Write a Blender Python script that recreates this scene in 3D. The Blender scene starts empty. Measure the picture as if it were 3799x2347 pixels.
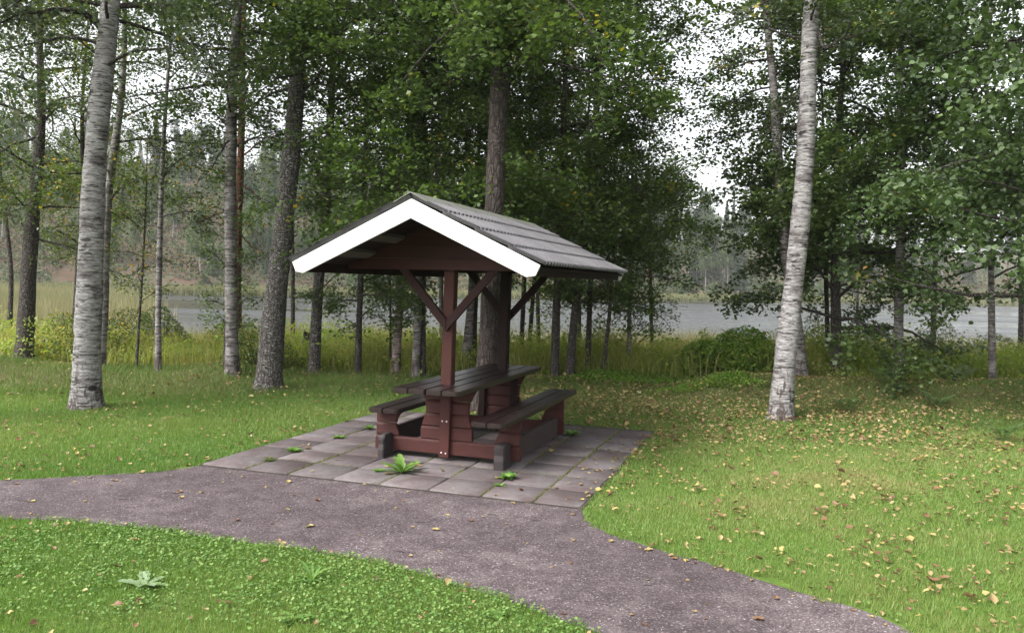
import bpy, bmesh, math, random
import numpy as np
from mathutils import Vector, Matrix

R = random.Random(7)
rng = np.random.default_rng(11)
D = bpy.data
scene = bpy.context.scene
COL = scene.collection

# ------------------------------------------------------------------ camera
PW, PH, FPX = 3799.0, 2347.0, 2982.4
PITCH, ROLL, CAMH = math.radians(-2.32), math.radians(1.2513), 1.6876
Fv = np.array([0, math.cos(PITCH), math.sin(PITCH)])
Rv0 = np.array([1.0, 0, 0]); Uv0 = np.cross(Rv0, Fv)
Rv = Rv0 * math.cos(ROLL) + Uv0 * math.sin(ROLL)
Uv = -Rv0 * math.sin(ROLL) + Uv0 * math.cos(ROLL)
S = PW / 2447.0

cam = D.objects.new('camera', D.cameras.new('camera')); COL.objects.link(cam)
cam.data.sensor_width = 36; cam.data.lens = 36 * FPX / PW
cam.data.clip_end = 3000; cam.data.clip_start = 0.05
M = Matrix((Rv, Uv, -Fv)).transposed().to_4x4(); M.translation = (0, 0, CAMH)
cam.matrix_world = M
scene.camera = cam

def ray(px, py):
    return (px * S - PW / 2) / FPX * Rv - (py * S - PH / 2) / FPX * Uv + Fv
def at(px, py, Y):
    d = ray(px, py); t = Y / d[1]
    return np.array([0, 0, CAMH]) + t * d
def hit(px, py, z=0.0):
    d = ray(px, py); t = (z - CAMH) / d[2]
    return np.array([0, 0, CAMH]) + t * d

# ------------------------------------------------------------------ helpers
def tag(o, label=None, cat=None, group=None, kind=None):
    if label: o['label'] = label
    if cat: o['category'] = cat
    if group: o['group'] = group
    if kind: o['kind'] = kind
    return o

def link(name, me, mats, parent=None):
    o = D.objects.new(name, me); COL.objects.link(o)
    if mats is not None:
        for m in (mats if isinstance(mats, (list, tuple)) else [mats]): me.materials.append(m)
    if parent: o.parent = parent
    return o

def mk(name, V, Fs, mat, parent=None, smooth=False, tint=None):
    """V (N,3); Fs list of int arrays (M,k); tint per-face float arrays list (same order)"""
    me = D.meshes.new(name)
    V = np.asarray(V, dtype=np.float32)
    Fs = [np.asarray(f, dtype=np.int32) for f in Fs if len(f)]
    me.vertices.add(len(V)); me.vertices.foreach_set('co', V.ravel())
    loops = np.concatenate([f.ravel() for f in Fs])
    tot = np.concatenate([np.full(len(f), f.shape[1], np.int32) for f in Fs])
    st = np.concatenate([[0], np.cumsum(tot)[:-1]]).astype(np.int32)
    me.loops.add(len(loops)); me.loops.foreach_set('vertex_index', loops)
    me.polygons.add(len(tot)); me.polygons.foreach_set('loop_start', st)
    if smooth: me.polygons.foreach_set('use_smooth', np.ones(len(tot), bool))
    if tint is not None:
        a = me.attributes.new('tint', 'FLOAT', 'FACE')
        a.data.foreach_set('value', np.asarray(tint, np.float32))
    me.update(calc_edges=True)
    return link(name, me, mat, parent)

def empty(name, loc, rz=0.0):
    o = D.objects.new(name, None); COL.objects.link(o)
    o.empty_display_size = 0.2
    o.location = loc; o.rotation_euler = (0, 0, rz); return o

def snoise(x, y, f=1.0, seed=0):
    r = np.random.default_rng(1000 + seed); out = 0
    for k in range(7):
        a = r.uniform(0, 6.283); fr = f * r.uniform(.5, 2.0); ph = r.uniform(0, 6.283)
        out = out + np.sin((x * np.cos(a) + y * np.sin(a)) * fr + ph)
    return out / 7 * 1.6

def smooth(a, b, x):
    t = np.clip((x - a) / (b - a), 0, 1); return t * t * (3 - 2 * t)

def inpoly(px, py, poly):
    poly = np.asarray(poly); n = len(poly); ins = np.zeros(px.shape, bool); j = n - 1
    for i in range(n):
        xi, yi = poly[i]; xj, yj = poly[j]
        c = ((yi > py) != (yj > py)) & (px < (xj - xi) * (py - yi) / (yj - yi + 1e-12) + xi)
        ins ^= c; j = i
    return ins

# ------------------------------------------------------------------ materials
def newmat(name):
    m = D.materials.new(name); m.use_nodes = True; nt = m.node_tree
    for n in list(nt.nodes): nt.nodes.remove(n)
    out = nt.nodes.new('ShaderNodeOutputMaterial')
    b = nt.nodes.new('ShaderNodeBsdfPrincipled'); nt.links.new(b.outputs[0], out.inputs[0])
    return m, nt, b, out
def N(nt, t, **kw):
    n = nt.nodes.new(t)
    for k, v in kw.items():
        if k in n.inputs.keys(): n.inputs[k].default_value = v
        else: setattr(n, k, v)
    return n
def L(nt, a, b): nt.links.new(a, b)
def ramp(nt, fac, stops, interp='LINEAR'):
    r = nt.nodes.new('ShaderNodeValToRGB'); r.color_ramp.interpolation = interp
    e = r.color_ramp.elements
    while len(e) > 1: e.remove(e[0])
    e[0].position = stops[0][0]; e[0].color = (*stops[0][1], 1)
    for p, c in stops[1:]:
        k = e.new(p); k.color = (*c, 1)
    L(nt, fac, r.inputs[0]); return r.outputs[0]
def coords(nt, scale=(1, 1, 1), kind='Object', loc=(0, 0, 0)):
    tc = nt.nodes.new('ShaderNodeTexCoord'); mp = nt.nodes.new('ShaderNodeMapping')
    mp.inputs['Scale'].default_value = scale; mp.inputs['Location'].default_value = loc
    L(nt, tc.outputs[kind], mp.inputs[0]); return mp.outputs[0]
def noise(nt, vec, scale, detail=3, rough=.55, dist=0):
    n = N(nt, 'ShaderNodeTexNoise'); n.inputs['Scale'].default_value = scale; n.inputs['Detail'].default_value = detail
    n.inputs['Roughness'].default_value = rough; n.inputs['Distortion'].default_value = dist
    L(nt, vec, n.inputs['Vector']); return n.outputs['Fac']
def mix(nt, fac, a, b, mode='MIX'):
    m = nt.nodes.new('ShaderNodeMix'); m.data_type = 'RGBA'; m.blend_type = mode
    for s, v in ((0, fac), (6, a), (7, b)):
        if isinstance(v, (int, float)): m.inputs[s].default_value = v
        elif isinstance(v, tuple): m.inputs[s].default_value = (*v, 1)
        else: L(nt, v, m.inputs[s])
    return m.outputs[2]
def bump(nt, h, b, strength=.5, dist=.01):
    n = nt.nodes.new('ShaderNodeBump'); n.inputs['Strength'].default_value = strength; n.inputs['Distance'].default_value = dist
    L(nt, h, n.inputs['Height']); L(nt, n.outputs[0], b.inputs['Normal'])
def math_(nt, op, a, b=0.0, clamp=False):
    m = nt.nodes.new('ShaderNodeMath'); m.operation = op; m.use_clamp = clamp
    for i, v in enumerate((a, b)):
        if isinstance(v, (int, float)): m.inputs[i].default_value = v
        else: L(nt, v, m.inputs[i])
    return m.outputs[0]
def attr(nt, name='tint'):
    a = nt.nodes.new('ShaderNodeAttribute'); a.attribute_name = name; return a.outputs['Fac']

def leaf_mat(name, stops, trans=.35, rough=.45, spec=.5, tr_mul=(1.25, 1.35, .6)):
    m, nt, b, out = newmat(name)
    c = ramp(nt, attr(nt), stops)
    L(nt, c, b.inputs['Base Color']); b.inputs['Roughness'].default_value = rough
    b.inputs['Specular IOR Level'].default_value = spec
    t = nt.nodes.new('ShaderNodeBsdfTranslucent'); L(nt, mix(nt, 1.0, c, tr_mul, 'MULTIPLY'), t.inputs[0])
    s = nt.nodes.new('ShaderNodeMixShader'); s.inputs[0].default_value = trans
    L(nt, b.outputs[0], s.inputs[1]); L(nt, t.outputs[0], s.inputs[2]); L(nt, s.outputs[0], out.inputs[0])
    return m

def birch_bark(name, white=(.265, .255, .25), dark=(.035, .028, .027), amount=.5, zs=9.0):
    m, nt, b, out = newmat(name)
    big = noise(nt, coords(nt, (1, 1, 1.3)), 3.2, 4, .6, .6)
    band = noise(nt, coords(nt, (.5, .5, 3.2)), 5.5, 4, .62, .5)
    fine = noise(nt, coords(nt, (1, 1, 4.2)), 9.5, 4, .68, .6)
    lent = noise(nt, coords(nt, (1, 1, 6.0), loc=(4, 2, 1)), 6.5, 3, .6, .3)
    base = ramp(nt, fine, [(.32, (white[0] * .50, white[1] * .47, white[2] * .47)), (.48, (white[0] * .85, white[1] * .83, white[2] * .83)), (.62, (white[0] * 1.35, white[1] * 1.36, white[2] * 1.37))])
    k = math_(nt, 'ADD', math_(nt, 'MULTIPLY', band, .55), math_(nt, 'MULTIPLY', big, .55))
    dk = ramp(nt, k, [(.0, (.95, .95, .95)), (amount - .05, (.85, .85, .85)), (amount + .04, (0, 0, 0)), (1, (0, 0, 0))])
    grey = ramp(nt, fine, [(.35, (white[0] * .20, white[1] * .17, white[2] * .17)), (.65, (white[0] * .52, white[1] * .47, white[2] * .47))])
    c1 = mix(nt, dk, base, grey)
    fl = ramp(nt, lent, [(0, (1, 1, 1)), (.385, (.9, .9, .9)), (.43, (0, 0, 0)), (1, (0, 0, 0))])
    c2 = mix(nt, fl, c1, dark)
    crk0 = noise(nt, coords(nt, (1, 1, 1.6)), 16, 4, .7, .8)
    vs = N(nt, 'ShaderNodeTexVoronoi'); vs.inputs['Scale'].default_value = 2.3; vs.inputs['Randomness'].default_value = 1
    L(nt, coords(nt, (.8, .8, 1.5)), vs.inputs['Vector'])
    sc = math_(nt, 'ADD', vs.outputs['Distance'], math_(nt, 'MULTIPLY', math_(nt, 'ADD', fine, crk0), .22))
    c2 = mix(nt, ramp(nt, sc, [(0, (1, 1, 1)), (.31, (1, 1, 1)), (.38, (0, 0, 0)), (1, (0, 0, 0))]), c2, (.022, .018, .018))
    tc = nt.nodes.new('ShaderNodeTexCoord'); sx = nt.nodes.new('ShaderNodeSeparateXYZ'); L(nt, tc.outputs['Object'], sx.inputs[0])
    crk = noise(nt, coords(nt, (1, 1, .35)), 13, 4, .7, .5)
    zf = math_(nt, 'ADD', math_(nt, 'MULTIPLY', sx.outputs[2], .26), math_(nt, 'MULTIPLY', crk, 1.0))
    foot = ramp(nt, zf, [(0, (.95, .95, .95)), (.50, (.9, .9, .9)), (.58, (0, 0, 0)), (1, (0, 0, 0))])
    c3 = mix(nt, foot, c2, (.05, .036, .032))
    L(nt, c3, b.inputs['Base Color']); b.inputs['Roughness'].default_value = .8
    b.inputs['Specular IOR Level'].default_value = .25
    bump(nt, math_(nt, 'ADD', k, math_(nt, 'MULTIPLY', lent, .5)), b, .9, .03)
    return m

def rough_bark(name, c0=(.035, .028, .025), c1=(.20, .165, .15), lichen=.0, s=1.0):
    m, nt, b, out = newmat(name)
    v = coords(nt, (1, 1, .28))
    n1 = noise(nt, v, 34 * s, 5, .65, .6)
    vo = N(nt, 'ShaderNodeTexVoronoi'); vo.feature = 'DISTANCE_TO_EDGE'; vo.inputs['Scale'].default_value = 24 * s
    L(nt, v, vo.inputs['Vector'])
    cr = ramp(nt, vo.outputs['Distance'], [(0, (0, 0, 0)), (.16, (1, 1, 1))])
    h = math_(nt, 'MULTIPLY', n1, math_(nt, 'ADD', math_(nt, 'MULTIPLY', cr, .7), .3))
    c = ramp(nt, h, [(.1, c0), (.62, c1)])
    big = noise(nt, coords(nt), 2.2, 4)
    c = mix(nt, ramp(nt, big, [(.4, (0, 0, 0)), (.75, (.5, .5, .5))]), c, (c1[0] * .55, c1[1] * .56, c1[2] * .52))
    if lichen:
        sp = noise(nt, coords(nt, (1, 1, 2.6)), 24, 4, .65)
        c = mix(nt, ramp(nt, sp, [(.56, (0, 0, 0)), (.62, (lichen,) * 3)]), c, (.36, .36, .34))
    L(nt, c, b.inputs['Base Color']); b.inputs['Roughness'].default_value = .9
    b.inputs['Specular IOR Level'].default_value = .2
    bump(nt, h, b, 1.0, .03)
    return m

def paint(name, col, rough=.5, worn=None, grain=(2, 30, 30), var=.35, wamt=.62, spec=.5):
    m, nt, b, out = newmat(name)
    n1 = noise(nt, coords(nt, grain), 3.0, 5, .6)
    n2 = noise(nt, coords(nt), 3.2, 4)
    k = math_(nt, 'ADD', math_(nt, 'MULTIPLY', n1, .5), math_(nt, 'MULTIPLY', n2, .5))
    c = ramp(nt, k, [(.3, tuple(x * (1 - var) for x in col)), (.7, tuple(min(1, x * (1 + var)) for x in col))])
    if worn:
        w = noise(nt, coords(nt, (grain[0], grain[1] * .6, grain[2] * .6), loc=(3, 1, 7)), 5, 5, .7)
        c = mix(nt, ramp(nt, w, [(wamt, (0, 0, 0)), (wamt + .12, (.8, .8, .8))]), c, worn)
    L(nt, c, b.inputs['Base Color'])
    L(nt, ramp(nt, k, [(.3, (rough - .04,) * 3), (.7, (rough + .05,) * 3)]), b.inputs['Roughness'])
    b.inputs['Specular IOR Level'].default_value = spec
    bump(nt, n1, b, .18 if rough > .4 else .05, .003)
    return m

def plain(name, col, rough=.6, metal=0.0):
    m, nt, b, out = newmat(name); b.inputs['Base Color'].default_value = (*col, 1)
    b.inputs['Roughness'].default_value = rough; b.inputs['Metallic'].default_value = metal
    return m

GREEN_DARK = [(0, (.038, .064, .020)), (.45, (.070, .112, .031)), (.8, (.115, .166, .044)), (.93, (.13, .18, .06)), (.965, (.30, .27, .03)), (1, (.40, .26, .02))]
GREEN_MID = [(0, (.040, .072, .017)), (.5, (.074, .124, .027)), (.85, (.128, .182, .04)), (.95, (.13, .17, .06)), (.975, (.36, .29, .03)), (1, (.42, .25, .02))]
GREEN_GREY = [(0, (.035, .050, .030)), (.5, (.065, .090, .048)), (.9, (.12, .15, .085)), (.97, (.30, .30, .10)), (1, (.40, .28, .04))]
GREEN_ASPEN = [(0, (.036, .064, .024)), (.5, (.066, .108, .036)), (.9, (.120, .170, .060)), (.975, (.16, .20, .08)), (.99, (.32, .25, .06)), (1, (.36, .16, .05))]
GREEN_YEL = [(0, (.035, .062, .014)), (.5, (.075, .115, .020)), (.8, (.13, .16, .03)), (.93, (.26, .24, .03)), (1, (.48, .26, .015))]
GREEN_BRIGHT = [(0, (.075, .16, .02)), (.5, (.14, .26, .03)), (1, (.22, .33, .05))]
leafM = dict(dark=leaf_mat('leaf_dark', GREEN_DARK), mid=leaf_mat('leaf_mid', GREEN_MID, .4),
             grey=leaf_mat('leaf_grey', GREEN_GREY, .35), aspen=leaf_mat('leaf_aspen', GREEN_ASPEN, .3, .5),
             yel=leaf_mat('leaf_yellowing', GREEN_YEL, .4), bright=leaf_mat('leaf_bright', GREEN_BRIGHT, .4),
             pine=leaf_mat('pine_needles', [(0, (.018, .03, .016)), (1, (.05, .075, .035))], .15, .6),
             far=leaf_mat('leaf_far', [(0, (.045, .07, .03)), (.6, (.09, .125, .05)), (1, (.15, .18, .07))], .3, .6))
barkM = dict(birch=birch_bark('bark_birch'), birchgrey=birch_bark('bark_birch_grey', (.22, .205, .20), amount=.53),
             birchdark=rough_bark('bark_old_birch', (.020, .017, .015), (.115, .10, .095), .8, 1.0),
             rough=rough_bark('bark_rough', (.014, .011, .010), (.075, .058, .053), 0.15, .8),
             dark=rough_bark('bark_dark', (.018, .015, .013), (.085, .07, .063), .4, 1.3),
             pinered=rough_bark('bark_pine_red', (.05, .02, .014), (.20, .09, .06), 0, 1.2),
             pink=birch_bark('bark_pinkish', (.24, .19, .18), amount=.46))
grassM = leaf_mat('grass_blades', [(0, (.058, .138, .026)), (.4, (.116, .208, .042)), (.8, (.200, .268, .072)), (1, (.32, .28, .13))], .35, .5, .35, (1.2, 1.3, .6))
tallM = leaf_mat('tall_grass_blades', [(0, (.09, .16, .03)), (.35, (.18, .25, .05)), (.65, (.32, .32, .10)), (.85, (.44, .38, .18)), (1, (.46, .33, .22))], .5, .6, .2, (1.2, 1.25, .7))
reedM = leaf_mat('reed_blades', [(0, (.09, .12, .05)), (.5, (.19, .19, .09)), (1, (.32, .26, .15))], .3, .7, .2, (1.1, 1.1, .8))
litterM = leaf_mat('dry_leaf', [(0, (.07, .028, .016)), (.25, (.15, .075, .042)), (.5, (.27, .19, .085)), (.75, (.31, .245, .12)), (.9, (.36, .28, .07)), (1, (.36, .32, .23))], .15, .55, .4, (1, 1, .8))

# ------------------------------------------------------------------ terrain
def shore(x): return np.clip(154 + .44 * x, 100, 240)
def gz(x, y):
    x = np.asarray(x, float); y = np.asarray(y, float)
    z = np.zeros(np.broadcast(x, y).shape)
    z = z + .012 * snoise(x, y, 1.3, 1) * smooth(7.5, 10, y)
    z = z + .24 * np.exp(-((y - 12.6) / .9) ** 2) * smooth(2.0, 3.6, x) * (1 + .5 * snoise(x, y, 1.4, 2))
    z = z + .20 * np.exp(-((y - 13.1) / .8) ** 2) * smooth(-3.4, -5.0, x) * (1 + .6 * snoise(x, y, 1.5, 3))
    z = z + .05 * (snoise(x, y, 1.8, 4) + .6) * smooth(11.5, 13, y)
    z = z - 1.75 * smooth(15.5, 29, y)
    sh = shore(x); d = y - sh
    hm = 24 + 18 * smooth(40, -70, x) + 5 * snoise(x, y, .012, 5)
    hill = hm * (1 - np.exp(-np.clip(d - 3, 0, None) / 75.0)) + 1.2 * snoise(x, y, .08, 6) * smooth(5, 30, d)
    z = np.where(y > 60, z + np.clip(d + 12, 0, 14) / 14 * 0.75 * (d > -12) + np.where(d > 3, hill, 0), z)
    return z

def terrain():
    ys = np.concatenate([np.arange(-12, 4, 1.0), np.arange(4, 30, .22), np.arange(30, 95, 3.0), np.arange(95, 320, 3.5), np.geomspace(325, 700, 16)])
    us = np.linspace(-1, 1, 261)
    Y, U = np.meshgrid(ys, us, indexing='ij')
    X = U * (16 + 1.05 * np.abs(Y))
    Z = gz(X, Y)
    V = np.stack([X, Y, Z], -1).reshape(-1, 3)
    n = len(us); a = (np.arange(len(ys) - 1)[:, None] * n + np.arange(n - 1)[None]).ravel()
    F = np.stack([a, a + 1, a + n + 1, a + n], 1)
    m, nt, b, out = newmat('ground_soil')
    geo = nt.nodes.new('ShaderNodeTexCoord'); sx = nt.nodes.new('ShaderNodeSeparateXYZ'); L(nt, geo.outputs['Object'], sx.inputs[0])
    v = coords(nt)
    n1 = noise(nt, v, .9, 5); n2 = noise(nt, v, 14, 5, .7); n3 = noise(nt, v, 60, 3, .7)
    lawn = ramp(nt, n2, [(.3, (.05, .105, .016)), (.7, (.11, .175, .032))])
    lawn = mix(nt, ramp(nt, n1, [(.5, (0, 0, 0)), (.7, (.6, .6, .6))]), lawn, (.15, .16, .06))
    bank = ramp(nt, n2, [(.3, (.065, .055, .028)), (.45, (.12, .09, .052)), (.56, (.10, .12, .045)), (.8, (.09, .14, .04))])
    yw = math_(nt, 'ADD', sx.outputs[1], math_(nt, 'MULTIPLY', n1, 2.0))
    f1 = ramp(nt, math_(nt, 'MULTIPLY', math_(nt, 'SUBTRACT', yw, 11.9), 1.2, True), [(0, (0, 0, 0)), (1, (1, 1, 1))])
    c = mix(nt, f1, lawn, bank)
    h1 = noise(nt, v, .06, 6, .7); h2 = noise(nt, v, .5, 5, .75)
    hk = math_(nt, 'ADD', math_(nt, 'MULTIPLY', h1, .6), math_(nt, 'MULTIPLY', h2, .4))
    hillc = ramp(nt, hk, [(.34, (.030, .045, .022)), (.44, (.055, .065, .032)), (.50, (.085, .078, .050)), (.55, (.095, .055, .040)), (.62, (.05, .062, .03)), (.74, (.12, .11, .08))])
    f2 = math_(nt, 'MULTIPLY', math_(nt, 'SUBTRACT', sx.outputs[1], 60), .05, True)
    c = mix(nt, f2, c, hillc)
    L(nt, c, b.inputs['Base Color']); b.inputs['Roughness'].default_value = .95; b.inputs['Specular IOR Level'].default_value = .1
    bump(nt, math_(nt, 'ADD', n2, n3), b, .6, .02)
    o = mk('ground', V, [F], m, smooth=True); tag(o, 'ground of lawn, rough grassy bank, lake bed and far hillside', kind='structure')
terrain()

WATERZ = -1.15
def water():
    xs = np.linspace(-200, 260, 8); ys = np.linspace(17, 260, 6)
    X, Y = np.meshgrid(xs, ys); V = np.stack([X, Y, np.full(X.shape, WATERZ)], -1).reshape(-1, 3)
    n = len(xs); a = (np.arange(len(ys) - 1)[:, None] * n + np.arange(n - 1)[None]).ravel()
    m, nt, b, out = newmat('lake_water')
    b.inputs['Base Color'].default_value = (.022, .024, .020, 1); b.inputs['Roughness'].default_value = .24
    b.inputs['IOR'].default_value = 1.33; b.inputs['Specular IOR Level'].default_value = 1.0
    a1 = noise(nt, coords(nt, (.8, 2.4, 1)), 1.6, 4, .6, .3)
    a2 = noise(nt, coords(nt, (1, 2.0, 1)), 7, 3, .6)
    pt = noise(nt, coords(nt, (.012, .075, 1)), 1.0, 4, .6)
    amp = ramp(nt, pt, [(.42, (.06, .06, .06)), (.52, (1, 1, 1))])
    L(nt, ramp(nt, pt, [(.42, (.12, .12, .12)), (.52, (.38, .38, .38))]), b.inputs['Roughness'])
    h = math_(nt, 'MULTIPLY', math_(nt, 'ADD', a1, math_(nt, 'MULTIPLY', a2, .35)), amp)
    bump(nt, h, b, 1.0, .36)
    o = mk('lake_water', V, [np.stack([a, a + 1, a + n + 1, a + n], 1)], m)
    tag(o, 'rippled grey lake behind the trees', kind='structure')
water()

# ------------------------------------------------------------------ shelter pose & paving frame
YAW = math.radians(-19.0889); OX, OY = -0.7225, 7.1331
def loc2w(x, y):
    c, s = math.cos(YAW), math.sin(YAW); return (OX + c * x - s * y, OY + s * x + c * y)
def w2loc(x, y):
    c, s = math.cos(YAW), math.sin(YAW); a, b = x - OX, y - OY; return (c * a + s * b, -s * a + c * b)

PX0, PX1, PY0, PY1 = -1.92, 1.57, -.645, 2.80
PATIO = [loc2w(PX0, PY0), loc2w(PX1, PY0), loc2w(PX1, PY1), loc2w(PX0, PY1)]
PATH = [(-14, 3.6), (-9, 4.9), (-6, 5.85), (-4.13, 6.47), (-3.55, 6.67), (-2.96, 6.92), (-2.62, 7.3), loc2w(PX0, 0.1), loc2w(-1.2, .1), loc2w(1.2, .1),
        loc2w(1.53, -.42), (0.56, 6.05), (.54, 5.88), (.56, 5.72), (.68, 5.42), (.94, 5.13), (1.26, 4.86), (1.55, 4.52), (1.79, 4.29), (1.94, 4.11), (2.02, 3.93),
        (2.25, 3.4), (2.5, 2.6), (2.6, 1.5), (2.6, -6), (1.0, -6), (1.1, 1.2), (1.0, 2.4), (.8, 3.2), (.43, 3.85), (.26, 3.99), (-.02, 4.25), (-.51, 4.59), (-.92, 4.81), (-1.34, 4.98), (-1.74, 5.08),
        (-2.19, 5.24), (-2.66, 5.36), (-3.11, 5.45), (-3.46, 5.42), (-4.5, 5.25), (-6, 4.75), (-9, 3.9), (-14, 2.5)]
def on_hard(x, y, jit=.03):
    jx = x + jit * snoise(x, y, 9, 21) + jit * .7 * snoise(x, y, 30, 23); jy = y + jit * snoise(x, y, 9, 22) + jit * .7 * snoise(x, y, 30, 24)
    return inpoly(jx, jy, PATH) | inpoly(jx, jy, PATIO)

def path():
    bm = bmesh.new()
    pts = []
    for i in range(len(PATH)):
        a = np.array(PATH[i]); b = np.array(PATH[(i + 1) % len(PATH)])
        n = max(1, int(np.linalg.norm(b - a) / .06)) if min(a[1], b[1]) > 2.5 and abs(a[0]) < 6 else 1
        for k in range(n):
            p = a + (b - a) * k / n
            if n > 1: p = p + .018 * np.array([snoise(p[0], p[1], 9, 31), snoise(p[0], p[1], 9, 32)])
            pts.append(p)
    vs = [bm.verts.new((p[0], p[1], .004)) for p in pts]
    bm.faces.new(vs); bmesh.ops.triangulate(bm, faces=bm.faces[:])
    me = D.meshes.new('gravel_path'); bm.to_mesh(me); bm.free()
    m, nt, b, out = newmat('path_grit')
    v = coords(nt)
    big = noise(nt, v, .8, 4, .6); mid = noise(nt, v, 5, 4, .7)
    fine = noise(nt, v, 170, 2, .8)
    vo = N(nt, 'ShaderNodeTexVoronoi'); vo.inputs['Scale'].default_value = 130; L(nt, v, vo.inputs['Vector'])
    cell = vo.outputs['Color']
    sep = nt.nodes.new('ShaderNodeSeparateColor'); L(nt, cell, sep.inputs[0])
    chips = ramp(nt, sep.outputs[0], [(0, (.046, .036, .038)), (.45, (.079, .062, .064)), (.85, (.116, .094, .097)), (.97, (.175, .148, .150)), (1, (.34, .31, .31))])
    k = math_(nt, 'ADD', math_(nt, 'MULTIPLY', big, .6), math_(nt, 'MULTIPLY', mid, .4))
    worn = ramp(nt, k, [(.38, (.70, .66, .68)), (.50, (.95, .92, .94)), (.62, (1.55, 1.55, 1.55))])
    c = mix(nt, 1.0, chips, worn, 'MULTIPLY')
    c = mix(nt, ramp(nt, mid, [(.5, (0, 0, 0)), (.72, (.45, .45, .45))]), c, (.125, .102, .104))
    L(nt, c, b.inputs['Base Color']); b.inputs['Roughness'].default_value = .92; b.inputs['Specular IOR Level'].default_value = .25
    bump(nt, math_(nt, 'ADD', vo.outputs['Distance'], fine), b, .7, .006)
    o = link('gravel_path', me, m); tag(o, 'mauve grey gritted path curving across the lawn', kind='structure')
    # loose grit
    n = 26000
    d = 3.6 + 4.2 * rng.random(n) ** 1.4; a = rng.uniform(-.72, .72, n)
    x = d * np.sin(a); y = d * np.cos(a)
    ok = inpoly(x, y, PATH) & ~inpoly(x, y, PATIO); x = x[ok]; y = y[ok]; n = len(x)
    s = .0016 + .003 * rng.random(n) ** 3
    tet = np.array([[1, 0, -.5], [-.5, .87, -.5], [-.5, -.87, -.5], [.1, 0, .8]])
    th = rng.uniform(0, 6.28, n); c_, s_ = np.cos(th), np.sin(th)
    P = np.stack([np.stack([c_ * t[0] - s_ * t[1], s_ * t[0] + c_ * t[1], np.full(n, t[2])], 1) for t in tet], 1) * s[:, None, None]
    P = P + np.stack([x, y, .005 + s * .4], 1)[:, None]
    base = (np.arange(n) * 4)[:, None]
    F = (base[:, None, :] + np.array([[0, 1, 3], [1, 2, 3], [2, 0, 3]])[None]).reshape(-1, 3)
    m2, nt, b, out = newmat('grit'); L(nt, ramp(nt, attr(nt), [(0, (.035, .026, .028)), (.5, (.08, .061, .065)), (.9, (.125, .10, .104)), (1, (.40, .37, .36))]), b.inputs['Base Color'])
    b.inputs['Roughness'].default_value = .85
    g = mk('path_grit', P.reshape(-1, 3), [F], m2, tint=np.repeat(rng.random(n), 3)); tag(g, 'loose grit scattered over the mauve path', kind='stuff')
path()

def patio():
    V, F, T = [], [], []
    xs = [PX0, -1.46, -1.02, -.58, -.14, .305, .76, 1.19, PX1]
    ys = [PY0, -.205, .235, .66, 1.085, 1.51, 1.94, 2.37, PY1]
    r = random.Random(3)
    for i in range(8):
        for j in range(8):
            g = .006
            x0, x1, y0, y1 = xs[i] + g * r.uniform(.6, 1.5), xs[i + 1] - g * r.uniform(.6, 1.5), ys[j] + g * r.uniform(.4, 1), ys[j + 1] - g * r.uniform(.4, 1)
            h = [.020 + r.uniform(-.003, .003) for _ in range(4)]
            bz = .006
            k = len(V)
            dx = [r.uniform(-.006, .006) for _ in range(4)]
            cor = [(x0 + dx[0], y0 + dx[1]), (x1 + dx[1], y0 + dx[2]), (x1 + dx[2], y1 + dx[3]), (x0 + dx[3], y1 + dx[0])]
            cx, cy = (x0 + x1) / 2, (y0 + y1) / 2
            for (x, y), z in zip(cor, h): V.append((x, y, -.02))
            for (x, y), z in zip(cor, h): V.append((x, y, z - bz))
            for (x, y), z in zip(cor, h): V.append((x + (bz if x < cx else -bz), y + (bz if y < cy else -bz), z))
            for a in range(4):
                b2 = (a + 1) % 4
                F += [(k + a, k + b2, k + 4 + b2, k + 4 + a), (k + 4 + a, k + 4 + b2, k + 8 + b2, k + 8 + a)]
            F.append((k + 8, k + 9, k + 10, k + 11))
            t = r.random(); T += [t] * 9
    m, nt, b, out = newmat('concrete_slab')
    v = coords(nt)
    n1 = noise(nt, v, 2.0, 5, .65, .4); n2 = noise(nt, v, 22, 4, .7); n3 = noise(nt, v, 240, 2, .7)
    c = ramp(nt, n2, [(.3, (.102, .088, .089)), (.7, (.158, .141, .142))])
    c = mix(nt, ramp(nt, n1, [(.42, (0, 0, 0)), (.62, (.8, .8, .8))]), c, (.072, .050, .049))
    c = mix(nt, 1.0, c, ramp(nt, attr(nt), [(0, (.70, .66, .66)), (.5, (1, 1, 1)), (1, (1.18, 1.18, 1.18))]), 'MULTIPLY')
    c = mix(nt, ramp(nt, n3, [(.6, (0, 0, 0)), (.75, (.5, .5, .5))]), c, (.05, .04, .04))
    L(nt, c, b.inputs['Base Color']); b.inputs['Roughness'].default_value = .8; b.inputs['Specular IOR Level'].default_value = .35
    bump(nt, math_(nt, 'ADD', n3, n2), b, .45, .006)
    o = mk('patio_paving', V, [np.array(F)], m, tint=T)
    o.location = (OX, OY, 0); o.rotation_euler = (0, 0, YAW); tag(o, 'square concrete slabs under the picnic shelter', kind='structure')
    m2, nt, b, out = newmat('joint_soil')
    L(nt, ramp(nt, noise(nt, coords(nt), 25, 5, .7), [(.35, (.022, .016, .013)), (.6, (.05, .04, .025)), (.75, (.06, .085, .02))]), b.inputs['Base Color'])
    b.inputs['Roughness'].default_value = .95
    q = mk('patio_soil', [(PX0 - .02, PY0 - .02, .008), (PX1 + .02, PY0 - .02, .008), (PX1 + .02, PY1 + .02, .008), (PX0 - .02, PY1 + .02, .008)], [np.array([[0, 1, 2, 3]])], m2)
    q.location = (OX, OY, 0); q.rotation_euler = (0, 0, YAW); tag(q, 'dark soil in the joints between the slabs', kind='structure')
    # grass and moss in the joints
    return xs, ys
PXS, PYS = patio()

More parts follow.
